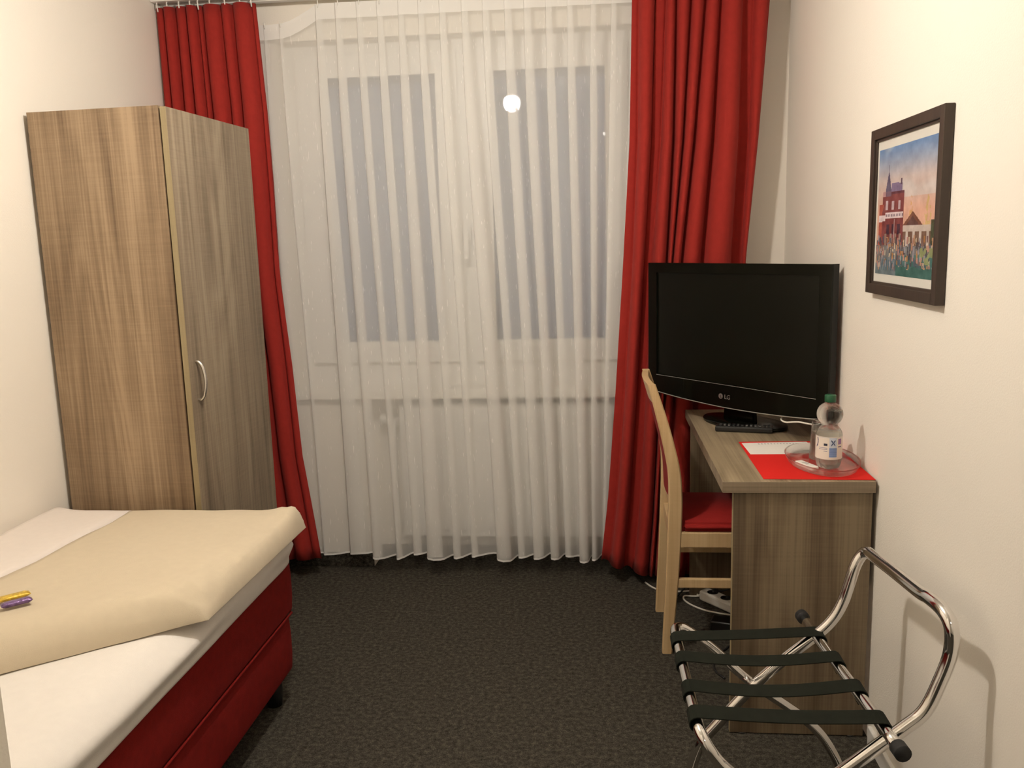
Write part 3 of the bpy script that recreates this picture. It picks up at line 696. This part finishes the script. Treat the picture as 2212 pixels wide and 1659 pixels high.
tag(sheet_quad('table_mat', [(0.448, 2.329), (0.741, 2.319), (0.740, 2.768), (0.450, 2.762)], 0.7505, 0.0015, 'redpaper'), 'red rectangular mat on the desk under the tray', 'mat')
lf = tag(sheet_quad('leaflet', [(0.459, 2.597), (0.680, 2.600), (0.661, 2.755), (0.456, 2.742)], 0.7523, 0.0006, 'paper'), 'white paper leaflet on the red mat, partly under the tray', 'leaflet')
bm = bmesh.new(); random.seed(3)
for k in range(13):
    x = 0.505+k*0.0098; add_box(bm, x, x+0.0045, 2.722+0.0012*k*0.3, 2.7335+random.random()*0.004, 0.75292, 0.75302)
MAT['greyprint'] = plain('grey_print', (0.42, 0.41, 0.40), 0.8, var=0.05)
from_bm('print', bm, 'greyprint', lf)

# oval tray
def tray():
    prof_o = [(0.86, 0.0), (0.90, 0.0), (0.925, 0.002), (0.985, 0.014), (1.0, 0.0175), (1.01, 0.021), (0.975, 0.021), (0.965, 0.0175), (0.915, 0.0055), (0.88, 0.0035), (0.5, 0.003), (0.01, 0.003)]
    o = lathe('oval_tray', [(r, z) for r, z in prof_o], 'acryl', None, 64, sx=0.098, sy=0.165, cap0=True, cap1=True)
    o.location = (0.642, 2.490, 0.7532); o.rotation_euler = (0, 0, 0.02)
    return tag(o, 'clear oval tray on the red mat holding bottle and glass', 'tray')
tray()
TZ = 0.7532+0.0032

# bottle
bt = thing('water_bottle', 'clear water bottle with green screw cap on the tray', 'bottle', (0.645, 2.430, TZ))
def petal(a, z): return 1-0.16*max(0, 1-z/0.022)*(0.5+0.5*math.cos(5*a))
prof = [(0.022, 0.0), (0.030, 0.004), (0.034, 0.014), (0.0355, 0.026), (0.0355, 0.095), (0.0345, 0.103), (0.030, 0.113), (0.0225, 0.121), (0.0205, 0.125), (0.0235, 0.129), (0.030, 0.136), (0.0345, 0.146), (0.0355, 0.155), (0.0340, 0.165), (0.029, 0.175), (0.021, 0.182), (0.0145, 0.186), (0.0125, 0.190)]
lathe('body', prof, 'pet', bt, 50, mod=petal)
MAT['water'] = clear('water', (0.97, 0.98, 0.98), 1.33)
capn = [(0.0150, 0.189), (0.0152, 0.190), (0.0152, 0.207), (0.0140, 0.209)]
lathe('cap', capn, 'green', bt, 40, mod=lambda a, z: 1+0.02*(int(a*20/PI) % 2)); 
def label_paint(u, v):
    W = srgb(228, 222, 210); 
    if 0.0 <= u < 1:
        if abs(v-0.97) < 0.015: return srgb(200, 200, 205)
        a = (u-0.5)*360   # degrees round the bottle, 0 = facing the room
        if -62 < a < -47 and 0.45 < v < 0.93:
            dx, dy = (a+66)/15, (v-0.78)/0.28
            if 0.75 < math.hypot(dx, dy) < 1.05 and dx > 0: return srgb(45, 55, 95)
        if -22 < a < -6 and 0.60 < v < 0.70: return srgb(40, 45, 60)
        if -46 < a < -6 and (0.50 < v < 0.525 or 0.44 < v < 0.465 or (0.36 < v < 0.385 and a > -22)): return srgb(110, 115, 150)
        if 2 < a < 36 and v < 0.97 and v > 0.10:
            if v < 0.52: return srgb(125, 150, 195) if int(v*40) % 3 else srgb(105, 130, 180)
            cx, cy = (a-19)/13, (v-0.74)/0.17
            if abs(abs(cx)-abs(cy)) < 0.22 and abs(cx) < 0.7: return srgb(70, 85, 120)
            if cy > 0.25 and 0.45 < abs(cx) < 0.75 and cy < 0.6: return srgb(40, 45, 60)
            return srgb(196, 208, 222)
        if 42 < a < 62 and 0.66 < v < 0.92: return srgb(150, 120, 165)
        if 42 < a < 62 and 0.55 < v < 0.58: return srgb(90, 85, 130)
    return W
lab_dir = math.atan2(-2.43, -0.645)
def lab_pos(u, v):
    a = lab_dir-PI+2*PI*u; r = 0.0359; return (r*math.cos(a), r*math.sin(a), 0.031+v*0.064)
lb = painted('label', lab_pos, label_paint, 180, 48, 'paintg', bt); lb['label'] = 'white paper label with blue panel'
for p in lb.data.polygons: p.use_smooth = True

# upside-down glass
gs = thing('drinking_glass', 'upturned clear drinking glass on the tray behind the bottle', 'glass', (0.652, 2.535, TZ))
lathe('bowl', [(0.0345, 0.0), (0.0330, 0.03), (0.0300, 0.085), (0.0285, 0.108), (0.0260, 0.112), (0.0, 0.112)][:5]+[(0.002, 0.112), (0.002, 0.104), (0.0265, 0.102), (0.0285, 0.08), (0.0325, 0.002), (0.0340, 0.0)], 'glass', gs, 40, cap0=False, cap1=False)
# small white pack with grey print
sp = thing('sugar_stick', 'small white wrapped stick lying on the tray before the bottle', 'sachet', (0.586, 2.432, TZ), -1.18)
box('pack', -0.040, 0.040, -0.012, 0.012, 0.0, 0.011, 'whitepl', sp, 0.003, 3)
bm = bmesh.new(); add_box(bm, -0.012, -0.006, -0.008, 0.006, 0.0109, 0.0113); add_box(bm, -0.003, 0.001, -0.006, 0.008, 0.0109, 0.0113); add_box(bm, 0.004, 0.010, -0.008, 0.003, 0.0109, 0.0113)
from_bm('print', bm, 'greyprint', sp)

# ---------------------------------------------------------------- picture
pic = thing('framed_picture', 'dark framed painting of a turreted brick building on the right wall', 'picture', (XR, 2.18, 1.46))
XF = XR-0.022
def pbox(n, x0, x1, y0, y1, z0, z1, m, bev=0.0): return rel(box(n, x0, x1, y0, y1, z0, z1, m, pic, bev), pic.location)
y0, y1, z0, z1 = 1.936, 2.424, 1.2495, 1.6715; FWD = 0.026
bm = bmesh.new()
for a in ((y0, y0+FWD, z0, z1), (y1-FWD, y1, z0, z1), (y0+FWD, y1-FWD, z0, z0+FWD), (y0+FWD, y1-FWD, z1-FWD, z1)): add_box(bm, XF, XR-0.001, *a, 0.0015)
for a in ((y0+FWD-0.003, y0+FWD+0.006, z0+FWD, z1-FWD), (y1-FWD-0.006, y1-FWD+0.003, z0+FWD, z1-FWD), (y0+FWD, y1-FWD, z0+FWD-0.003, z0+FWD+0.006), (y0+FWD, y1-FWD, z1-FWD-0.006, z1-FWD+0.003)): add_box(bm, XF+0.006, XR-0.001, *a, 0.001)
rel(from_bm('frame', bm, 'frame', pic), pic.location)
mt = pbox('mount', XR-0.011, XR-0.002, y0+0.02, y1-0.02, z0+0.02, z1-0.02, 'mount')
random.seed(11)
crowd = [(random.random(), 0.05+0.24*random.random(), random.choice([(200, 150, 110), (120, 90, 90), (210, 190, 160), (70, 90, 110), (180, 120, 60), (150, 150, 165), (60, 60, 70), (190, 130, 120)])) for _ in range(230)]
def painting(u, v):     # u: 0 = far (left) edge .. 1 near edge, v: 0 bottom .. 1 top
    nz = noise.noise(Vector((u*14, v*16, 0.5)))*20+noise.noise(Vector((u*50, v*60, 2.5)))*8
    def c(r, g, b, k=1.0): return srgb(*[max(0, min(255, q+nz*k)) for q in (r, g, b)])
    # sky
    s = max(0, min(1, (v-0.50)/0.5)); cl = 0.5+0.9*noise.noise(Vector((u*3, v*4, 7)))
    a = (214, 170, 150); b = (200, 186, 182); d = (105, 140, 185)
    if s < 0.5: t = s/0.5; col = [a[i]+(b[i]-a[i])*t for i in range(3)]
    else: t = (s-0.5)/0.5; col = [b[i]+(d[i]-b[i])*t for i in range(3)]
    if cl > 0.62 and s > 0.2: col = [q+(205-q)*min(0.6, (cl-0.62)*3) for q in col]
    out = c(*col, 0.7)
    tw = noise.noise(Vector((u*30, v*22, 9))) > -0.05
    if tw and v < 0.62 and abs(u-0.63) < 0.035*(0.62-v)*6 and v > 0.40: out = c(205, 160, 110)
    if tw and v < 0.60 and abs(u-0.90) < 0.05*(0.60-v)*6+0.01 and v > 0.36: out = c(200, 172, 120)
    # right-hand gabled hall
    if 0.46 < u < 0.93 and v < 0.49-abs(u-0.66)*0.62 and v > 0.34: out = c(118, 78, 62)
    if 0.52 < u < 0.82 and v < 0.455-abs(u-0.66)*0.62 and v > 0.36: out = c(90, 62, 58)
    if 0.46 < u < 0.97 and 0.34 < v < 0.385: out = c(190, 178, 170)
    if 0.46 < u < 0.97 and 0.22 < v < 0.34: out = c(120, 95, 80) if (u*9) % 1 > 0.35 else c(196, 186, 178)
    if u > 0.95 and 0.24 < v < 0.42: out = c(70, 80, 60)
    # brick tower block
    if 0.10 < u < 0.50 and 0.22 < v < 0.655: out = c(124, 66, 66)
    if 0.10+max(0, (v-0.5))*0.6 > u > 0.04 and 0.22 < v < 0.56: out = c(168, 88, 74)
    if 0.10 < u < 0.135+0.06 and 0.62 < v < 0.66 and u < 0.16: out = c(190, 150, 150)
    if 0.22 < u < 0.50 and 0.63 < v < 0.655: out = c(96, 56, 66)
    for (wx, wz) in ((0.30, 0.545), (0.42, 0.545), (0.185, 0.55)):
        if abs(u-wx) < 0.022 and abs(v-wz) < 0.034: out = c(190, 172, 178)
    for (wx, wz) in ((0.22, 0.36), (0.32, 0.36), (0.42, 0.36)):
        if abs(u-wx) < 0.025 and abs(v-wz) < 0.04: out = c(70, 52, 66)
    for (wx, wz) in ((0.18, 0.28), (0.28, 0.28), (0.37, 0.28), (0.45, 0.28)):
        if abs(u-wx) < 0.018 and abs(v-wz) < 0.045: out = c(150, 130, 120)
    if 0.04 < u < 0.49 and 0.425 < v-0.02*(u > 0.16)+0.03*(0.16-u)*(u < 0.16) < 0.475:
        out = c(220, 205, 208)
        if (int(u*60) % 3 != 0) and abs(v-0.47) < 0.012 and u > 0.17: out = c(150, 135, 145)
    # roof and turret
    if 0.26 < u < 0.46 and 0.655 < v < 0.72-0.05*abs(u-0.33): out = c(132, 118, 148)
    if 0.43 < u < 0.455 and 0.70 < v < 0.745: out = c(90, 70, 90)
    if 0.15 < u < 0.26 and 0.62 < v < 0.68: out = c(118, 96, 112)
    if v >= 0.66 and abs(u-0.205) < 0.055*(0.83-v)/0.17 and v < 0.83: out = c(92, 88, 112)
    if abs(u-0.205) < 0.006 and 0.82 < v < 0.87: out = c(80, 78, 98)
    # lamp post, crowd and green foreground
    if abs(u-0.335) < 0.008 and 0.20 < v < 0.44: out = c(170, 150, 150)
    if v < 0.235: out = c(118, 122, 122)
    if v < 0.13+0.05*u: out = c(70, 112, 108) if u > 0.45 else c(108, 122, 128)
    for (a_, b_, cc) in crowd:
        if abs(u-a_) < 0.010+0.004*noise.noise(Vector((a_*40, v*40, 1))) and abs(v-b_) < 0.026*(0.7+b_): out = c(*[q*0.75+30 for q in cc])
    if 0.10 < u < 0.55 and 0.03 < v < 0.12 and int(u*70) % 3 == 0: out = c(80, 105, 120)
    if v < 0.05+0.05*noise.noise(Vector((u*9, 1, 1)))+0.02 and u > 0.4: out = c(62, 104, 98)
    if u > 0.8 and v > 0.1 and v < 0.22 and noise.noise(Vector((u*20, v*20, 4))) > 0: out = c(140, 150, 105)
    return out
iy0, iy1, iz0, iz1 = 1.990, 2.380, 1.302, 1.617
pp = painted('painting', lambda u, v: (XR-0.0115, iy1+(iy0-iy1)*u, iz0+(iz1-iz0)*v), painting, 130, 150, 'paint', pic); rel(pp, pic.location)
pp['label'] = 'printed scene of brick building and crowd'
pbox('picture_glass', XR-0.0145, XR-0.013, y0+0.022, y1-0.022, z0+0.022, z1-0.022, 'picglass')

# ---------------------------------------------------------------- chair
ch = thing('desk_chair', 'beech chair with red seat and red padded back, pushed under the desk', 'chair', (0.43, 2.965, 0))
PZ = [0.0, 0.059, 0.193, 0.324, 0.454, 0.551, 0.645, 0.739, 0.833, 0.936]
PX = [0.226, 0.229, 0.238, 0.245, 0.250, 0.252, 0.247, 0.228, 0.204, 0.174]
PW = [0.034, 0.036, 0.041, 0.045, 0.047, 0.046, 0.042, 0.038, 0.034, 0.026]
zs = [k*0.936/36 for k in range(37)]
def post(y):
    pt = smooth_path([(x, 0, z) for x, z in zip(PX, PZ)], 5); bm = bmesh.new(); rings = []
    for p in pt:
        wv = lerp(p.z, PZ, PW)/2; r = 0.004; yh = 0.0135
        ring = [(-wv+r, -yh), (wv-r, -yh), (wv, -yh+r), (wv, yh-r), (wv-r, yh), (-wv+r, yh), (-wv, yh-r), (-wv, -yh+r)]
        rings.append([bm.verts.new((p.x+a, y+b, p.z)) for a, b in ring])
    for a, b in zip(rings, rings[1:]):
        for k in range(8): bm.faces.new((a[k], a[(k+1) % 8], b[(k+1) % 8], b[k]))
    bm.faces.new(rings[0][::-1]); bm.faces.new(rings[-1])
    return rel(from_bm('back_post', bm, 'beech', ch), ch.location)
YN, YF = 2.8005, 3.137
post(YN); post(YF)
def cbox(n, x0, x1, y0, y1, z0, z1, m, bev=0.004): return rel(box(n, x0, x1, y0, y1, z0, z1, m, ch, bev), ch.location)
def cross_rail(name, za, zb, mat, dx, th, y0, y1, bow=0.0, bev=0.003):
    bm = bmesh.new(); n = 10; m_ = 8; f, g = [], []
    for j in range(m_+1):
        z = za+(zb-za)*j/m_; x = lerp(z, PZ, PX)+dx; a, b = [], []
        for i in range(n+1):
            t = i/n; y = y0+(y1-y0)*t; bb = -bow*math.sin(PI*t); a.append(bm.verts.new((x-th/2+bb, y, z))); b.append(bm.verts.new((x+th/2+bb, y, z)))
        f.append(a); g.append(b)
    for j in range(m_):
        for i in range(n): bm.faces.new((f[j][i], f[j][i+1], f[j+1][i+1], f[j+1][i])); bm.faces.new((g[j][i], g[j+1][i], g[j+1][i+1], g[j][i+1]))
        bm.faces.new((f[j][0], f[j+1][0], g[j+1][0], g[j][0])); bm.faces.new((f[j][n], g[j][n], g[j+1][n], f[j+1][n]))
    for i in range(n): bm.faces.new((f[0][i], g[0][i], g[0][i+1], f[0][i+1])); bm.faces.new((f[m_][i], f[m_][i+1], g[m_][i+1], g[m_][i]))
    return rel(from_bm(name, bm, mat, ch), ch.location)
cross_rail('top_rail', 0.868, 0.935, 'beech', -0.001, 0.022, YN+0.012, YF-0.012, 0.010)
cross_rail('back_rail', 0.492, 0.540, 'beech', 0.0, 0.020, YN+0.012, YF-0.012)
cross_rail('back_pad', 0.541, 0.866, 'seatred', 0.002, 0.030, YN+0.016, YF-0.016, 0.010)
for y in (YN, YF):
    cbox('side_rail', 0.265, 0.600, y-0.010, y+0.010, 0.380, 0.434, 'beech')
    cbox('stretcher', 0.255, 0.600, y-0.008, y+0.008, 0.236, 0.270, 'beech')
    bm = bmesh.new(); add_box(bm, 0.592, 0.628, y-0.0165, y+0.0165, 0.0, 0.434, 0.004)
    rel(from_bm('front_leg', bm, 'beech', ch), ch.location)
cbox('front_rail', 0.600, 0.620, YN+0.012, YF-0.012, 0.380, 0.434, 'beech')
cbox('rear_rail', 0.238, 0.258, YN+0.012, YF-0.012, 0.380, 0.434, 'beech')
bm = bmesh.new(); add_box(bm, 0.272, 0.640, YN-0.012, YF+0.012, 0.4345, 0.470)
bmesh.ops.bevel(bm, geom=bm.edges[:], offset=0.013, segments=4, affect='EDGES'); rel(from_bm('seat', bm, 'seatred', ch, True), ch.location)

# ---------------------------------------------------------------- floor cables and power strip
ps = thing('power_strip', 'white power strip with round sockets on the floor under the desk', 'power strip', (0.492, 3.148, 0.0), -0.88)
box('housing', -0.14, 0.14, -0.026, 0.026, 0.0, 0.042, 'whitepl', ps, 0.010, 3)
for x in (-0.090, -0.022, 0.046):
    so = lathe('socket', [(0.0215, 0.043), (0.0195, 0.0435), (0.0185, 0.0425), (0.003, 0.0424)], 'blackpl', ps, 24, cx=x)
box('switch', 0.092, 0.116, -0.009, 0.009, 0.040, 0.046, 'rubber', ps, 0.002)
tag(tube('mains_cable', smooth_path([(0.185, 3.40, 0.004), (0.215, 3.345, 0.004), (0.26, 3.31, 0.004), (0.33, 3.312, 0.004), (0.372, 3.312, 0.006), (0.385, 3.262, 0.010), (0.396, 3.262, 0.018)], 8), 0.0036, 'cable_w', None, 8), 'white mains cable running along the floor to the strip behind the chair legs', 'cable')
tag(tube('looped_cable', smooth_path([(0.388, 3.258, 0.008), (0.362, 3.266, 0.004), (0.333, 3.268, 0.004), (0.326, 3.235, 0.004), (0.345, 3.19, 0.004), (0.385, 3.145, 0.004), (0.43, 3.118, 0.004), (0.48, 3.10, 0.004), (0.55, 3.09, 0.004), (0.66, 3.10, 0.004)], 8), 0.0036, 'cable_w', None, 8), 'white cable lying in a wide loop before the power strip', 'cable')
tag(tube('dark_cable', smooth_path([(0.30, 3.258, 0.004), (0.335, 3.255, 0.045), (0.375, 3.25, 0.075), (0.415, 3.247, 0.072), (0.455, 3.24, 0.04), (0.50, 3.235, 0.048)], 8), 0.0034, 'cable_b', None, 8), 'black cable arching up from the floor behind the chair stretcher', 'cable')
tag(tube('dark_cable', smooth_path([(0.395, 2.62, 0.004), (0.372, 2.67, 0.004), (0.378, 2.74, 0.004), (0.41, 2.80, 0.004), (0.45, 2.86, 0.004), (0.455, 2.93, 0.006)], 8), 0.0034, 'cable_b', None, 8), 'black cable curling on the carpet next to the near side of the desk', 'cable')
ad = thing('power_adapter', 'black mains adapter on the carpet under the desk', 'adapter', (0.455, 2.985, 0.0), -0.3)
box('case', -0.055, 0.055, -0.032, 0.032, 0.0, 0.038, 'blackpl', ad, 0.006, 3)

# ---------------------------------------------------------------- luggage rack
lr = thing('luggage_rack', 'folding chrome luggage rack with black straps in front of the desk', 'luggage rack', (0.42, 1.85, 0))
def lt(name, pts, r, mat, n=7, seg=16): return rel(tube(name, smooth_path(pts, n), r, mat, lr, seg), lr.location)
R_ = 0.0124
YA0, YA1, YB0, YB1 = 1.598, 2.086, 1.627, 2.056
def X(P, y): return (P[0], y, P[1])
# frame A: left top bar, legs sloping down to the right
A_leg = [(0.218, 0.423), (0.28, 0.376), (0.374, 0.289), (0.468, 0.222), (0.515, 0.186), (0.560, 0.140), (0.598, 0.075), (0.612, 0.030), (0.614, 0.012)]
A_near = [(0.214, 0.400), (0.240, 0.366), (0.285, 0.328), (0.374, 0.266), (0.468, 0.207), (0.515, 0.174), (0.560, 0.130), (0.598, 0.070), (0.612, 0.030), (0.614, 0.012)]
A = [X(p, YA1) for p in reversed(A_leg)]+[(0.196, YA1-0.008, 0.432), (0.186, YA1-0.035, 0.434), (0.187, 1.95, 0.434), (0.190, 1.75, 0.433), (0.193, YA0+0.060, 0.432), (0.198, YA0+0.018, 0.424)]+[X(p, YA0) for p in A_near]
lt('left_frame', A, R_, 'chrome')
# frame B: hoop by the wall, legs sloping down to the left
B_far = [(0.633, 0.640), (0.618, 0.612), (0.604, 0.560), (0.592, 0.518), (0.572, 0.476), (0.538, 0.436), (0.46, 0.367), (0.374, 0.281), (0.281, 0.167), (0.255, 0.133), (0.234, 0.075), (0.226, 0.030), (0.225, 0.012)]
B_near = [(0.673, 0.652), (0.674, 0.603), (0.660, 0.550), (0.633, 0.481), (0.594, 0.441), (0.540, 0.395), (0.46, 0.325), (0.374, 0.250), (0.290, 0.172), (0.258, 0.130), (0.240, 0.075), (0.232, 0.030), (0.231, 0.012)]
B = [X(p, YB1) for p in reversed(B_far)]+[(0.641, YB1-0.012, 0.650), (0.644, YB1-0.04, 0.652), (0.650, 1.90, 0.662), (0.656, 1.75, 0.674), (0.659, YB0+0.075, 0.681), (0.667, YB0+0.024, 0.676)]+[X(p, YB0) for p in B_near]
lt('right_frame', B, R_*1.12, 'chrome')
lt('support_bar', [(0.524, 2.150, 0.428), (0.535, 1.98, 0.428), (0.552, 1.78, 0.428), (0.568, 1.585, 0.428)], R_, 'chrome', 4)
for p, q in (((0.523, 2.152, 0.428), (0.521, 2.172, 0.428)), ((0.5685, 1.583, 0.428), (0.5705, 1.558, 0.428))):
    lt('end_cap', [p, Vector(p).lerp(Vector(q), 0.5), q], 0.0165, 'rubber', 2)
for y, z in (((YA1+YB1)/2, 0.286), ((YA0+YB0)/2, 0.268)): rel(tube('pivot_bolt', [(0.374, y-0.030, z), (0.374, y+0.030, z)], 0.006, 'steel', lr, 10), lr.location)
lt('floor_bar', [(0.614, YA1, 0.020), (0.6145, 1.85, 0.020), (0.614, YA0, 0.020)], R_*0.9, 'chrome', 3)
lt('floor_bar', [(0.226, YB1, 0.020), (0.228, 1.85, 0.020), (0.231, YB0, 0.020)], R_*0.9, 'chrome', 3)
for x, y in ((0.614, YA1), (0.614, YA0), (0.225, YB1), (0.231, YB0)): rel(lathe('rubber_foot', [(0.0145, 0.0), (0.0155, 0.02), (0.0145, 0.028)], 'rubber', lr, 16, cx=x, cy=y), lr.location)
def strap(yl, yr, sag, w=0.050):
    # wraps the left bar, sags across, wraps the support bar
    bl = Vector((lerp(yl, [1.6, 2.1], [0.194, 0.185]), yl, 0.4335)); br = Vector((lerp(yr, [1.585, 2.15], [0.568, 0.524]), yr, 0.428)); r = R_+0.0035
    path = []
    for k in range(9): a = math.radians(-60-(k*150/8)); path.append((bl.x-0.0+r*math.sin(a), yl, bl.z+r*math.cos(a)-0.0) if False else (bl.x+r*math.cos(math.radians(300-k*26)), yl, bl.z+r*math.sin(math.radians(300-k*26))))
    n = 16; x0, x1 = bl.x+0.004, br.x-0.004
    for k in range(1, n):
        t = k/n; path.append((x0+(x1-x0)*t, yl+(yr-yl)*t, bl.z+r+(br.z-bl.z)*t-sag*math.sin(PI*t)))
    for k in range(9): a = math.radians(100-k*26); path.append((br.x+r*math.cos(a), yr, br.z+r*math.sin(a)))
    bm = bmesh.new(); rows = []
    for i, p in enumerate(path):
        p = Vector(p); q = Vector(path[min(i+1, len(path)-1)])-Vector(path[max(i-1, 0)]); nrm = Vector((-q.z, 0, q.x)).normalized(); th = 0.0011
        if i < 9: nrm = Vector((p.x-bl.x, 0, p.z-bl.z)).normalized()
        if i >= len(path)-9: nrm = Vector((p.x-br.x, 0, p.z-br.z)).normalized()
        rows.append([bm.verts.new(p+Vector((0, s*w/2, 0))+nrm*h) for s, h in ((-1, -th), (1, -th), (1, th), (-1, th))])
    for a, b in zip(rows, rows[1:]):
        for k in range(4): bm.faces.new((a[k], a[(k+1) % 4], b[(k+1) % 4], b[k]))
    bm.faces.new(rows[0]); bm.faces.new(rows[-1][::-1])
    rel(from_bm('strap', bm, 'strap', lr), lr.location)
strap(1.995, 2.045, 0.002); strap(1.893, 1.918, 0.012); strap(1.760, 1.788, 0.014); strap(1.655, 1.662, 0.006)
